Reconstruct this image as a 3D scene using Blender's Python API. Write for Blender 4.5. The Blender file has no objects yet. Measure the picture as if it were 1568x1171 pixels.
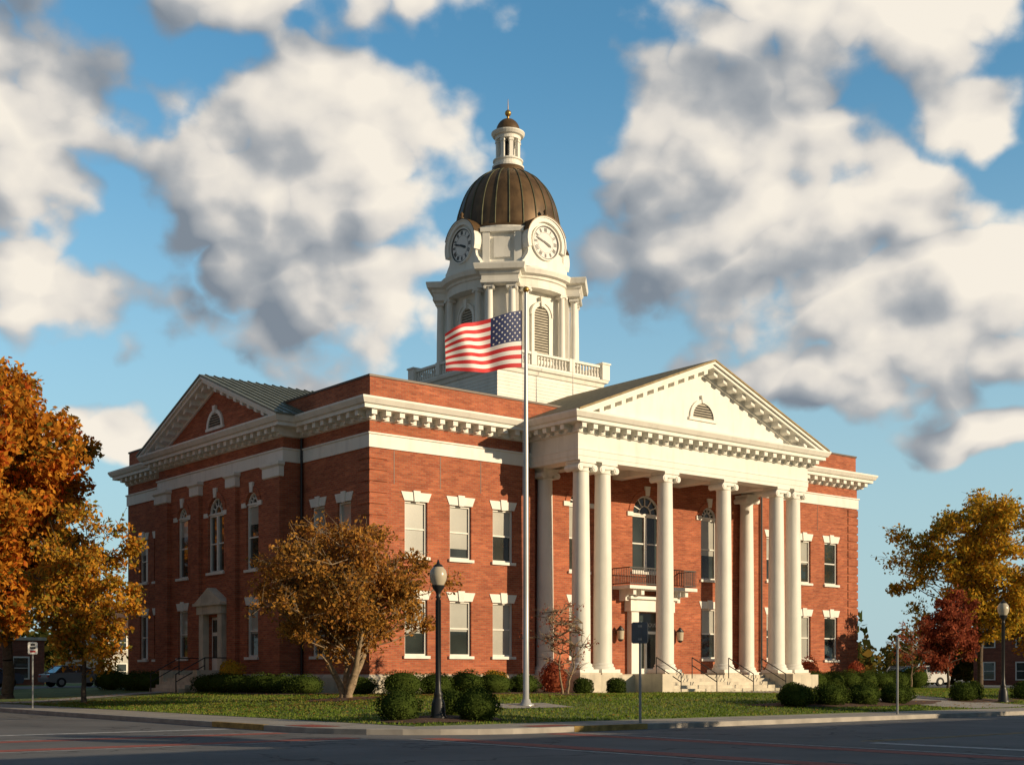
import bpy, math, random
import numpy as np
from mathutils import Vector, Matrix
random.seed(7)
R = math.radians
scene = bpy.context.scene

# ------------------------------------------------------------------ frame
ANG = R(39.02)
P0 = Vector((-6.547, 60.0, 0))
U = Vector((math.cos(ANG), math.sin(ANG), 0))
V = Vector((-math.sin(ANG), math.cos(ANG), 0))
def L(s, t, z=0.0):
    return P0 + U*s + V*t + Vector((0, 0, z))
SITE = Matrix.Translation(P0) @ Matrix.Rotation(ANG, 4, 'Z')
ID = Matrix.Identity(4)
def GZ(s, t):
    d = min(s+12.4, t+21.5, 72-s, 82-t)
    k = max(0, min(1, d/10.0)); k = k*k*(3-2*k)
    return 0.156 + 0.484*k

# ------------------------------------------------------------------ materials
def new_mat(name):
    m = bpy.data.materials.new(name); m.use_nodes = True
    nt = m.node_tree
    return m, nt, nt.nodes['Principled BSDF']
def N(nt, t, **kw):
    n = nt.nodes.new(t)
    for k, v in kw.items():
        setattr(n, k, v)
    return n
def simple(name, col, rough=0.6, metal=0.0, var=0.15, scale=3.0, bump=0.0, bscale=30.0, coat=0.0, stain=0.0):
    m, nt, b = new_mat(name)
    tc = N(nt, 'ShaderNodeTexCoord')
    nz = N(nt, 'ShaderNodeTexNoise'); nz.inputs['Scale'].default_value = scale; nz.inputs['Detail'].default_value = 3
    nt.links.new(tc.outputs['Object'], nz.inputs['Vector'])
    r = N(nt, 'ShaderNodeMapRange'); r.inputs[1].default_value = 0.3; r.inputs[2].default_value = 0.7
    r.inputs[3].default_value = 1-var; r.inputs[4].default_value = 1+var
    nt.links.new(nz.outputs[0], r.inputs[0])
    mx = N(nt, 'ShaderNodeVectorMath', operation='SCALE'); mx.inputs[0].default_value = col[:3]
    nt.links.new(r.outputs[0], mx.inputs['Scale'])
    out = mx.outputs[0]
    if stain > 0:
        mp = N(nt, 'ShaderNodeMapping'); mp.inputs['Scale'].default_value = (1.5, 1.5, .25)
        nt.links.new(tc.outputs['Object'], mp.inputs[0])
        n2 = N(nt, 'ShaderNodeTexNoise'); n2.inputs['Scale'].default_value = 1.6; n2.inputs['Detail'].default_value = 4
        nt.links.new(mp.outputs[0], n2.inputs['Vector'])
        r2 = N(nt, 'ShaderNodeMapRange'); r2.inputs[1].default_value = .5; r2.inputs[2].default_value = .75
        r2.inputs[3].default_value = 1; r2.inputs[4].default_value = 1-stain
        nt.links.new(n2.outputs[0], r2.inputs[0])
        m2 = N(nt, 'ShaderNodeVectorMath', operation='SCALE')
        nt.links.new(out, m2.inputs[0]); nt.links.new(r2.outputs[0], m2.inputs['Scale'])
        out = m2.outputs[0]
    nt.links.new(out, b.inputs['Base Color'])
    b.inputs['Roughness'].default_value = rough; b.inputs['Metallic'].default_value = metal
    b.inputs['Coat Weight'].default_value = coat
    if bump > 0:
        n3 = N(nt, 'ShaderNodeTexNoise'); n3.inputs['Scale'].default_value = bscale; n3.inputs['Detail'].default_value = 2
        nt.links.new(tc.outputs['Object'], n3.inputs['Vector'])
        bp = N(nt, 'ShaderNodeBump'); bp.inputs['Strength'].default_value = bump; bp.inputs['Distance'].default_value = .02
        nt.links.new(n3.outputs[0], bp.inputs['Height']); nt.links.new(bp.outputs[0], b.inputs['Normal'])
    return m

def brick_mat(name, c1, c2, mortar, bw=.3, rh=.1):
    m, nt, b = new_mat(name)
    tc = N(nt, 'ShaderNodeTexCoord'); sp = N(nt, 'ShaderNodeSeparateXYZ')
    nt.links.new(tc.outputs['Object'], sp.inputs[0])
    ad = N(nt, 'ShaderNodeMath', operation='ADD'); nt.links.new(sp.outputs[0], ad.inputs[0]); nt.links.new(sp.outputs[1], ad.inputs[1])
    cb = N(nt, 'ShaderNodeCombineXYZ'); nt.links.new(ad.outputs[0], cb.inputs[0]); nt.links.new(sp.outputs[2], cb.inputs[1])
    bt = N(nt, 'ShaderNodeTexBrick'); bt.inputs['Scale'].default_value = 1
    bt.inputs['Brick Width'].default_value = bw; bt.inputs['Row Height'].default_value = rh
    bt.inputs['Mortar Size'].default_value = .012; bt.inputs['Mortar Smooth'].default_value = .2
    bt.inputs['Bias'].default_value = 0
    bt.inputs['Color1'].default_value = (*c1, 1); bt.inputs['Color2'].default_value = (*c2, 1); bt.inputs['Mortar'].default_value = (*mortar, 1)
    nt.links.new(cb.outputs[0], bt.inputs['Vector'])
    n1 = N(nt, 'ShaderNodeTexNoise'); n1.inputs['Scale'].default_value = .35; n1.inputs['Detail'].default_value = 6; n1.inputs['Roughness'].default_value = .65
    nt.links.new(tc.outputs['Object'], n1.inputs['Vector'])
    r = N(nt, 'ShaderNodeMapRange'); r.inputs[1].default_value = .3; r.inputs[2].default_value = .7; r.inputs[3].default_value = .76; r.inputs[4].default_value = 1.2
    nt.links.new(n1.outputs[0], r.inputs[0])
    mp = N(nt, 'ShaderNodeMapping'); mp.inputs['Scale'].default_value = (.8, .8, 7)
    nt.links.new(tc.outputs['Object'], mp.inputs[0])
    n2 = N(nt, 'ShaderNodeTexNoise'); n2.inputs['Scale'].default_value = 1.0; n2.inputs['Detail'].default_value = 2
    nt.links.new(mp.outputs[0], n2.inputs['Vector'])
    r2 = N(nt, 'ShaderNodeMapRange'); r2.inputs[1].default_value = .3; r2.inputs[2].default_value = .7; r2.inputs[3].default_value = .82; r2.inputs[4].default_value = 1.18
    nt.links.new(n2.outputs[0], r2.inputs[0])
    mm = N(nt, 'ShaderNodeMath', operation='MULTIPLY'); nt.links.new(r.outputs[0], mm.inputs[0]); nt.links.new(r2.outputs[0], mm.inputs[1])
    sc = N(nt, 'ShaderNodeVectorMath', operation='SCALE'); nt.links.new(bt.outputs[0], sc.inputs[0]); nt.links.new(mm.outputs[0], sc.inputs['Scale'])
    nt.links.new(sc.outputs[0], b.inputs['Base Color']); b.inputs['Roughness'].default_value = .85
    b.inputs['Specular IOR Level'].default_value = .25
    bp = N(nt, 'ShaderNodeBump'); bp.inputs['Strength'].default_value = .6; bp.inputs['Distance'].default_value = .015; bp.invert = True
    nt.links.new(bt.outputs['Fac'], bp.inputs['Height']); nt.links.new(bp.outputs[0], b.inputs['Normal'])
    return m

M = {}
M['brick'] = brick_mat('brick', (.47, .138, .064), (.33, .082, .042), (.35, .19, .12))
M['brick2'] = brick_mat('brick_far', (.30, .10, .06), (.22, .07, .045), (.2, .13, .1))
M['white'] = simple('white_paint', (.80, .78, .72), .55, var=.04, scale=1.2, stain=.14)
M['stone'] = simple('limestone', (.60, .54, .43), .8, var=.14, scale=1.5, bump=.3, bscale=12, stain=.3)
M['roofgreen'] = simple('standing_seam_roof', (.17, .175, .13), .45, metal=.2, var=.15, scale=1.5, stain=.3)
M['roofbrown'] = simple('shingle_roof', (.33, .25, .13), .8, var=.25, scale=4, bump=.3)
M['flatroof'] = simple('flat_roof', (.12, .11, .10), .9)
M['coping'] = simple('metal_coping', (.09, .055, .035), .5)
M['copper'] = simple('bronze_copper', (.135, .082, .038), .45, metal=.25, var=.4, scale=1.0, stain=.45)
M['coppergreen'] = simple('copper_rib', (.11, .11, .06), .5, metal=.3, var=.3)
M['gold'] = simple('gilded_metal', (.5, .3, .08), .35, metal=.7)
M['iron'] = simple('black_iron', (.015, .016, .017), .45, var=.1)
M['dark'] = simple('dark_void', (.02, .02, .02), .8)
M['louver'] = simple('louver_grey', (.45, .41, .33), .7)
M['glass'] = simple('window_glass', (.035, .045, .042), .04, var=.5, scale=.4, coat=1.0)
M['blind'] = simple('blind_behind_glass', (.38, .38, .34), .25, var=.15, scale=.6, coat=1.0)
M['concrete'] = simple('concrete', (.36, .33, .29), .9, var=.15, scale=1.2, bump=.2, bscale=15, stain=.2)
M['kerb'] = simple('kerb_concrete', (.38, .35, .31), .9, var=.2, scale=2)
M['yellow'] = simple('yellow_paint', (.38, .25, .07), .8, var=.35, scale=5)
M['linewhite'] = simple('road_marking_white', (.50, .50, .49), .7, var=.4, scale=6)
M['pavered'] = simple('brick_pavers', (.36, .095, .07), .85, var=.3, scale=6)
M['tactile'] = simple('tactile_pad', (.34, .07, .045), .8, var=.1, scale=6)
M['mulch'] = simple('mulch', (.10, .05, .03), .95, var=.4, scale=8, bump=.8, bscale=20)
M['steel'] = simple('galvanised_steel', (.33, .34, .34), .5, metal=.5)
M['polewhite'] = simple('flagpole_paint', (.50, .50, .49), .35, metal=.3, var=.05)
M['globe'] = simple('lamp_globe', (.50, .44, .33), .25, var=.05)
M['signback'] = simple('sign_back', (.13, .14, .15), .6)
M['signwhite'] = simple('sign_face', (.7, .7, .68), .5, var=.05)
M['bark'] = simple('bark', (.10, .075, .055), .95, var=.3, scale=8, bump=.6, bscale=20)
M['barklight'] = simple('bark_light', (.26, .19, .12), .95, var=.3, scale=8, bump=.4, bscale=20)
M['red'] = simple('flag_red', (.58, .03, .035), .7, var=.06)
M['fwhite'] = simple('flag_white', (.8, .79, .77), .7, var=.04)
M['blue'] = simple('flag_blue', (.025, .04, .13), .7, var=.06)
M['carwhite'] = simple('car_paint_white', (.65, .66, .67), .3, coat=1, var=.02)
M['carblue'] = simple('car_paint_blue', (.03, .06, .12), .3, coat=1, var=.02)
M['cargrey'] = simple('car_paint_grey', (.2, .2, .21), .3, coat=1, var=.02)
M['rubber'] = simple('rubber', (.02, .02, .02), .9)
M['redlight'] = simple('tail_light', (.4, .02, .02), .3)
M['siding'] = simple('siding', (.5, .48, .43), .8, var=.08)

def asphalt():
    m, nt, b = new_mat('asphalt')
    tc = N(nt, 'ShaderNodeTexCoord')
    a = N(nt, 'ShaderNodeTexNoise'); a.inputs['Scale'].default_value = .25; a.inputs['Detail'].default_value = 8; a.inputs['Roughness'].default_value = .7
    nt.links.new(tc.outputs['Object'], a.inputs['Vector'])
    cr = N(nt, 'ShaderNodeValToRGB'); e = cr.color_ramp.elements
    e[0].position = .3; e[0].color = (.095, .095, .098, 1); e[1].position = .7; e[1].color = (.19, .185, .182, 1)
    nt.links.new(a.outputs[0], cr.inputs[0])
    vo = N(nt, 'ShaderNodeTexVoronoi', feature='DISTANCE_TO_EDGE'); vo.inputs['Scale'].default_value = .16
    wp = N(nt, 'ShaderNodeTexNoise'); wp.inputs['Scale'].default_value = .8; wp.inputs['Detail'].default_value = 4
    nt.links.new(tc.outputs['Object'], wp.inputs['Vector'])
    va = N(nt, 'ShaderNodeVectorMath', operation='ADD'); nt.links.new(tc.outputs['Object'], va.inputs[0])
    vs = N(nt, 'ShaderNodeVectorMath', operation='SCALE'); vs.inputs['Scale'].default_value = 2.5
    nt.links.new(wp.outputs[1], vs.inputs[0]); nt.links.new(vs.outputs[0], va.inputs[1]); nt.links.new(va.outputs[0], vo.inputs['Vector'])
    r = N(nt, 'ShaderNodeMapRange'); r.inputs[1].default_value = .004; r.inputs[2].default_value = .012; r.inputs[3].default_value = .45; r.inputs[4].default_value = 1
    nt.links.new(vo.outputs[0], r.inputs[0])
    sc = N(nt, 'ShaderNodeVectorMath', operation='SCALE'); nt.links.new(cr.outputs[0], sc.inputs[0]); nt.links.new(r.outputs[0], sc.inputs['Scale'])
    nt.links.new(sc.outputs[0], b.inputs['Base Color']); b.inputs['Roughness'].default_value = .85
    g = N(nt, 'ShaderNodeTexNoise'); g.inputs['Scale'].default_value = 25; g.inputs['Detail'].default_value = 4
    nt.links.new(tc.outputs['Object'], g.inputs['Vector'])
    bp = N(nt, 'ShaderNodeBump'); bp.inputs['Strength'].default_value = .5; bp.inputs['Distance'].default_value = .02
    nt.links.new(g.outputs[0], bp.inputs['Height']); nt.links.new(bp.outputs[0], b.inputs['Normal'])
    return m
M['asphalt'] = asphalt()

def grass():
    m, nt, b = new_mat('grass')
    tc = N(nt, 'ShaderNodeTexCoord')
    a = N(nt, 'ShaderNodeTexNoise'); a.inputs['Scale'].default_value = .5; a.inputs['Detail'].default_value = 8; a.inputs['Roughness'].default_value = .75
    nt.links.new(tc.outputs['Object'], a.inputs['Vector'])
    cr = N(nt, 'ShaderNodeValToRGB'); e = cr.color_ramp.elements
    e[0].position = .32; e[0].color = (.08, .125, .02, 1); e[1].position = .66; e[1].color = (.17, .22, .045, 1)
    x = e.new(.75); x.color = (.23, .20, .065, 1)
    nt.links.new(a.outputs[0], cr.inputs[0]); nt.links.new(cr.outputs[0], b.inputs['Base Color']); b.inputs['Roughness'].default_value = .9
    g = N(nt, 'ShaderNodeTexNoise'); g.inputs['Scale'].default_value = 9; g.inputs['Detail'].default_value = 5
    nt.links.new(tc.outputs['Object'], g.inputs['Vector'])
    bp = N(nt, 'ShaderNodeBump'); bp.inputs['Strength'].default_value = .9; bp.inputs['Distance'].default_value = .12
    nt.links.new(g.outputs[0], bp.inputs['Height']); nt.links.new(bp.outputs[0], b.inputs['Normal'])
    return m
M['grass'] = grass()

def leaf_mat(name, cols, trans=.35, nscale=.55):
    m, nt, b = new_mat(name)
    ge = N(nt, 'ShaderNodeNewGeometry')
    cr = N(nt, 'ShaderNodeValToRGB'); el = cr.color_ramp.elements
    el[0].position = 0; el[0].color = (*cols[0], 1); el[1].position = 1; el[1].color = (*cols[-1], 1)
    for i, c in enumerate(cols[1:-1]):
        q = el.new((i+1)/(len(cols)-1)); q.color = (*c, 1)
    tc = N(nt, 'ShaderNodeTexCoord')
    nz = N(nt, 'ShaderNodeTexNoise'); nz.inputs['Scale'].default_value = nscale; nz.inputs['Detail'].default_value = 2
    nt.links.new(tc.outputs['Object'], nz.inputs['Vector'])
    r = N(nt, 'ShaderNodeMapRange'); r.inputs[1].default_value = .3; r.inputs[2].default_value = .7; r.inputs[3].default_value = -.35; r.inputs[4].default_value = .35
    nt.links.new(nz.outputs[0], r.inputs[0])
    ad = N(nt, 'ShaderNodeMath', operation='ADD', use_clamp=True)
    nt.links.new(ge.outputs['Random Per Island'], ad.inputs[0]); nt.links.new(r.outputs[0], ad.inputs[1])
    nt.links.new(ad.outputs[0], cr.inputs[0])
    df = N(nt, 'ShaderNodeBsdfDiffuse'); nt.links.new(cr.outputs[0], df.inputs[0])
    nt.nodes.remove(b)
    tr = N(nt, 'ShaderNodeBsdfTranslucent'); nt.links.new(cr.outputs[0], tr.inputs[0])
    mx = N(nt, 'ShaderNodeMixShader'); mx.inputs[0].default_value = trans
    nt.links.new(df.outputs[0], mx.inputs[1]); nt.links.new(tr.outputs[0], mx.inputs[2])
    nt.links.new(mx.outputs[0], nt.nodes['Material Output'].inputs[0])
    return m
M['leaf_orange'] = leaf_mat('leaves_orange', [(.16, .15, .03), (.46, .19, .025), (.70, .27, .03), (.76, .38, .05), (.56, .12, .025)], .45)
M['leaf_brown'] = leaf_mat('leaves_russet', [(.15, .10, .03), (.34, .16, .04), (.50, .23, .045), (.62, .33, .07), (.30, .12, .04)], .42)
M['leaf_gold'] = leaf_mat('leaves_gold', [(.24, .22, .035), (.54, .34, .035), (.76, .47, .045), (.76, .38, .045), (.36, .29, .045)], .45)
M['leaf_goldor'] = leaf_mat('leaves_gold_orange', [(.20, .20, .035), (.48, .29, .035), (.70, .36, .04), (.70, .26, .04), (.29, .24, .045)], .45)
M['leaf_red'] = leaf_mat('leaves_red', [(.18, .05, .03), (.36, .085, .05), (.44, .13, .06), (.24, .06, .04)], .4)
M['leaf_green'] = leaf_mat('leaves_boxwood', [(.030, .048, .012), (.052, .080, .017), (.088, .12, .025)], .2)
M['leaf_dgreen'] = leaf_mat('leaves_mixed', [(.04, .055, .014), (.08, .08, .02), (.24, .14, .03), (.11, .09, .02)], .25, .05)
M['litter'] = leaf_mat('fallen_leaf', [(.34, .17, .04), (.46, .27, .08), (.28, .12, .04)], .2)
M['blade'] = leaf_mat('grass_blades', [(.09, .15, .022), (.15, .22, .034), (.21, .28, .05), (.29, .27, .08)], .4, .35)

# ------------------------------------------------------------------ mesh builder
class MB:
    def __init__(s, mats):
        s.v = []; s.f = []; s.m = []; s.sm = []; s.mats = mats; s.M = ID
    def mi(s, k): 
        if k not in s.mats: s.mats.append(k)
        return s.mats.index(k)
    def add(s, vs, fs, mat, smooth=False):
        o = len(s.v); k = s.mi(mat)
        if s.M is ID: s.v += [tuple(p) for p in vs]
        else: s.v += [tuple(s.M @ Vector(p)) for p in vs]
        for f in fs:
            s.f.append(tuple(i+o for i in f)); s.m.append(k); s.sm.append(smooth)
    def box(s, x0, x1, y0, y1, z0, z1, mat):
        if x0 > x1: x0, x1 = x1, x0
        if y0 > y1: y0, y1 = y1, y0
        vs = [(x0,y0,z0),(x1,y0,z0),(x1,y1,z0),(x0,y1,z0),(x0,y0,z1),(x1,y0,z1),(x1,y1,z1),(x0,y1,z1)]
        s.add(vs, [(0,3,2,1),(4,5,6,7),(0,1,5,4),(1,2,6,5),(2,3,7,6),(3,0,4,7)], mat)
    def fbox(s, F, a0, a1, d0, d1, z0, z1, mat):
        p, q = F(a0, d0, z0), F(a1, d1, z1)
        s.box(p[0], q[0], p[1], q[1], z0, z1, mat)
    def lathe(s, cx, cy, prof, mat, n=24, smooth=True, caps=True, a0=0.0):
        vs = []; fs = []
        for r, z in prof:
            for i in range(n):
                a = a0+2*math.pi*i/n; vs.append((cx+r*math.cos(a), cy+r*math.sin(a), z))
        for j in range(len(prof)-1):
            for i in range(n):
                fs.append((j*n+i, j*n+(i+1)%n, (j+1)*n+(i+1)%n, (j+1)*n+i))
        s.add(vs, fs, mat, smooth)
        if caps:
            s.add(vs[-n:], [tuple(range(n))], mat); s.add(vs[:n], [tuple(range(n))[::-1]], mat)
    def tube(s, p, q, r0, r1, mat, n=6, smooth=True):
        p = Vector(p); q = Vector(q); d = (q-p)
        if d.length < 1e-6: return
        d.normalize(); a = d.orthogonal().normalized(); b = d.cross(a)
        vs = []
        for c, r in ((p, r0), (q, r1)):
            for i in range(n):
                t = 2*math.pi*i/n; vs.append(c+a*(r*math.cos(t))+b*(r*math.sin(t)))
        fs = [(i, (i+1)%n, n+(i+1)%n, n+i) for i in range(n)]
        s.add(vs, fs, mat, smooth); s.add(vs, [tuple(range(n))[::-1], tuple(range(n, 2*n))], mat)
    def prism(s, poly, F, d0, d1, mat):
        n = len(poly)
        vs = [F(a, d0, z) for a, z in poly]+[F(a, d1, z) for a, z in poly]
        fs = [tuple(range(n)), tuple(range(n, 2*n))[::-1]]+[(i, (i+1)%n, n+(i+1)%n, n+i) for i in range(n)]
        s.add(vs, fs, mat)
    def sweep(s, path, prof, mat, closed=True):
        n = len(path); k = len(prof); offs = []
        P = [Vector((p[0], p[1])) for p in path]
        for i in range(n):
            a = P[i-1] if (closed or i > 0) else None
            b = P[(i+1)%n] if (closed or i < n-1) else None
            d1 = (P[i]-a).normalized() if a is not None else None
            d2 = (b-P[i]).normalized() if b is not None else None
            if d1 is None: d1 = d2
            if d2 is None: d2 = d1
            n1 = Vector((d1.y, -d1.x)); n2 = Vector((d2.y, -d2.x))
            offs.append((n1+n2)/(1+n1.dot(n2)))
        vs = []
        for p, m in zip(P, offs):
            for o, z in prof: vs.append((p.x+m.x*o, p.y+m.y*o, z))
        fs = []
        for i in range(n if closed else n-1):
            j = (i+1)%n
            for q in range(k-1): fs.append((i*k+q, j*k+q, j*k+q+1, i*k+q+1))
        s.add(vs, fs, mat)
    def obj(s, name, parent=None, matrix=None):
        me = bpy.data.meshes.new(name); me.from_pydata(s.v, [], s.f)
        for k in s.mats: me.materials.append(M[k])
        me.polygons.foreach_set('material_index', s.m); me.polygons.foreach_set('use_smooth', s.sm)
        me.update()
        o = bpy.data.objects.new(name, me); scene.collection.objects.link(o)
        if matrix is not None: o.matrix_world = matrix
        if parent is not None: o.parent = parent
        return o
def empty(name, matrix=ID):
    e = bpy.data.objects.new(name, None); scene.collection.objects.link(e); e.matrix_world = matrix
    return e

# ------------------------------------------------------------------ courthouse
W, D = 36.7, 27.7
C = 18.3
PL, PR, PT = C-8.75, C+8.75, 3.7
SA, SB, SC = 6.25, 20.85, 13.55
TX, TY = 18.4, 12.7
ct = empty('courthouse', SITE)
FF = lambda a, d, z: (a, -d, z)
FL = lambda a, d, z: (-d, a, z)
FR = lambda a, d, z: (W+d, a, z)
FB = lambda a, d, z: (a, D+d, z)
G0 = .3

walls = MB(['brick']); trim = MB(['white']); glass = MB(['glass']); frames = MB(['white'])
stone = MB(['stone'])

def arcpts(a0, a1, z1, n=14):
    r = (a1-a0)/2; c = (a0+a1)/2; zc = z1-r
    return [(c-r*math.cos(math.pi*i/n), zc+r*math.sin(math.pi*i/n)) for i in range(n+1)]
def wall(F, a0, a1, z0, z1, ops, d=0.0, rev=.24, mat='brick', mb=None):
    mb = mb or walls
    xs = sorted(set([a0, a1]+[o[0] for o in ops]+[o[1] for o in ops]))
    zs = sorted(set([z0, z1]+[o[2] for o in ops]+[o[3] for o in ops]))
    for i in range(len(xs)-1):
        for j in range(len(zs)-1):
            x, z = (xs[i]+xs[i+1])/2, (zs[j]+zs[j+1])/2
            if any(o[0] < x < o[1] and o[2] < z < o[3] for o in ops): continue
            mb.add([F(xs[i], d, zs[j]), F(xs[i+1], d, zs[j]), F(xs[i+1], d, zs[j+1]), F(xs[i], d, zs[j+1])], [(0,1,2,3)], mat)
    for o in ops:
        b0, b1, y0, y1, arch = o[:5]
        top = y1-(b1-b0)/2 if arch else y1
        loop = [(b0, top), (b0, y0), (b1, y0), (b1, top)]
        if arch:
            ap = arcpts(b0, b1, y1)
            for i in range(len(ap)-1):
                p, q = ap[i], ap[i+1]
                mb.add([F(p[0], d, p[1]), F(q[0], d, q[1]), F(q[0], d, y1), F(p[0], d, y1)], [(0,1,2,3)], mat)
            loop = [(b0, y0), (b1, y0)]+ap[::-1]
        for i in range(len(loop)):
            p, q = loop[i], loop[(i+1)%len(loop)]
            mb.add([F(p[0], d, p[1]), F(q[0], d, q[1]), F(q[0], d-rev, q[1]), F(p[0], d-rev, p[1])], [(0,1,2,3)], mat)

def window(F, o, d=0.0, blind=None, mull=False, lintel=True, sill=True):
    a0, a1, z0, z1, arch = o[:5]; w = a1-a0; c = (a0+a1)/2
    dg = d-.2
    zt = z1-w/2 if arch else z1
    if arch:
        poly = [(a0, z0), (a1, z0)]+arcpts(a0, a1, z1)[::-1]
    else: poly = [(a0, z0), (a1, z0), (a1, z1), (a0, z1)]
    glass.add([F(a, dg, z) for a, z in poly], [tuple(range(len(poly)))], 'glass')
    if blind is None: blind = random.choice([0, .35, .5, .55, .7, 1.0])
    if blind > 0:
        zb = zt-(zt-z0)*blind
        glass.add([F(a0, dg+.006, zb), F(a1, dg+.006, zb), F(a1, dg+.006, zt), F(a0, dg+.006, zt)], [(0,1,2,3)], 'blind')
    fw = .09
    df0, df1 = dg, dg+.09
    frames.fbox(F, a0, a0+fw, df0, df1, z0, zt, 'white'); frames.fbox(F, a1-fw, a1, df0, df1, z0, zt, 'white')
    frames.fbox(F, a0+fw, a1-fw, df0, df1, z0, z0+fw, 'white')
    frames.fbox(F, a0+fw, a1-fw, df0, df1, zt-fw, zt, 'white')
    zm = (z0+zt)/2
    frames.fbox(F, a0+fw, a1-fw, df0+.002, df1-.03, zm-.035, zm+.035, 'white')
    if mull:
        frames.fbox(F, c-.09, c+.09, df0, df1+.02, z0+fw, zt-fw, 'white')
    if arch:
        frames.fbox(F, a0, a1, df0, df1+.05, zt, zt+.1, 'white')
        r = w/2; n = 14
        for i in range(n):
            t0, t1 = math.pi*i/n, math.pi*(i+1)/n
            pl = [(c-r*math.cos(t0), zt+r*math.sin(t0)), (c-r*math.cos(t1), zt+r*math.sin(t1)),
                  (c-(r-.1)*math.cos(t1), zt+(r-.1)*math.sin(t1)), (c-(r-.1)*math.cos(t0), zt+(r-.1)*math.sin(t0))]
            frames.prism(pl, F, df0, df1, 'white')
            r2 = r*.42
            pl = [(c-r2*math.cos(t0), zt+.1+r2*math.sin(t0)), (c-r2*math.cos(t1), zt+.1+r2*math.sin(t1)),
                  (c-(r2-.05)*math.cos(t1), zt+.1+(r2-.05)*math.sin(t1)), (c-(r2-.05)*math.cos(t0), zt+.1+(r2-.05)*math.sin(t0))]
            frames.prism(pl, F, df0, df1-.03, 'white')
            r3, r4 = r+.005, r+.3
            pl = [(c-r3*math.cos(t0), zt+r3*math.sin(t0)), (c-r3*math.cos(t1), zt+r3*math.sin(t1)),
                  (c-r4*math.cos(t1), zt+r4*math.sin(t1)), (c-r4*math.cos(t0), zt+r4*math.sin(t0))]
            walls.prism(pl, F, d-.01, d+.05, 'brick')
        for k in range(1, 6):
            t = math.pi*k/6; e = .025
            ca, sa = -math.cos(t), math.sin(t)
            pl = [(c+ca*r*.42-sa*e, zt+.1+sa*r*.42+ca*e), (c+ca*(r-.08)-sa*e, zt+sa*(r-.08)+ca*e),
                  (c+ca*(r-.08)+sa*e, zt+sa*(r-.08)-ca*e), (c+ca*r*.42+sa*e, zt+.1+sa*r*.42-ca*e)]
            frames.prism(pl, F, df0, df1-.035, 'white')
        trim.prism([(c-.13, z1-.02), (c+.13, z1-.02), (c+.2, z1+.5), (c-.2, z1+.5)], F, d, d+.1, 'white')
        trim.fbox(F, a0-.42, a0, d, d+.08, zt-.1, zt+.14, 'white'); trim.fbox(F, a1, a1+.42, d, d+.08, zt-.1, zt+.14, 'white')
    elif lintel:
        h = .42
        trim.prism([(a0-.04, z1), (a1+.04, z1), (a1+.22, z1+h), (a0-.22, z1+h)], F, d, d+.035, 'white')
        trim.prism([(c-.14, z1-.03), (c+.14, z1-.03), (c+.2, z1+h+.07), (c-.2, z1+h+.07)], F, d+.03, d+.09, 'white')
    if sill:
        trim.fbox(F, a0-.1, a1+.1, d-.1, d+.12, z0-.14, z0, 'white')

ZU = (7.1, 9.7); ZLW = (2.42, 5.08); ZB = 1.52; ZT = 13.3
def rectops(cs, hw=.65):
    r = []
    for c in cs:
        r.append((c-hw, c+hw, ZU[0], ZU[1], False)); r.append((c-hw, c+hw, ZLW[0], ZLW[1], False))
    return r
for (x0, x1, cs) in ((0, 9.9, (2.6, 5.22, 7.85)), (26.7, W, (28.55, 31.4, 34.05))):
    ops = rectops(cs)
    wall(FF, x0, x1, ZB, ZT, ops)
    for i, o in enumerate(ops):
        window(FF, o, blind=[1.0, .6, .8, .55, .5, 1.0][i] if x0 == 0 else None)
    for a in ((4.0, 6.45, 1.35) if x0 == 0 else (30.0, 32.7)):
        walls.fbox(FF, a-.02, a+.02, 0, .008, 10.4, 11.95, 'coping')
dm = -.4
ops = [(C-1.1, C+1.1, 7.15, 11.35, True), (C-5.7, C-4.35, 6.95, 11.1, True), (C+4.35, C+5.7, 6.95, 11.1, True),
       (C-5.7, C-4.4, ZLW[0], ZLW[1]+.2, False), (C+4.4, C+5.7, ZLW[0], ZLW[1]+.2, False), (C-.95, C+.95, ZB, 4.9, False)]
wall(FF, 9.9, 26.7, 1.4, ZT, ops, d=dm)
window(FF, ops[0], dm, blind=.0, mull=True); window(FF, ops[1], dm, blind=.5); window(FF, ops[2], dm, blind=.6)
window(FF, ops[3], dm, blind=.4); window(FF, ops[4], dm, blind=.5)
walls.box(9.9, 9.92, 0, .4, 1.4, ZT, 'brick'); walls.box(26.68, 26.7, 0, .4, 1.4, ZT, 'brick')
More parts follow.
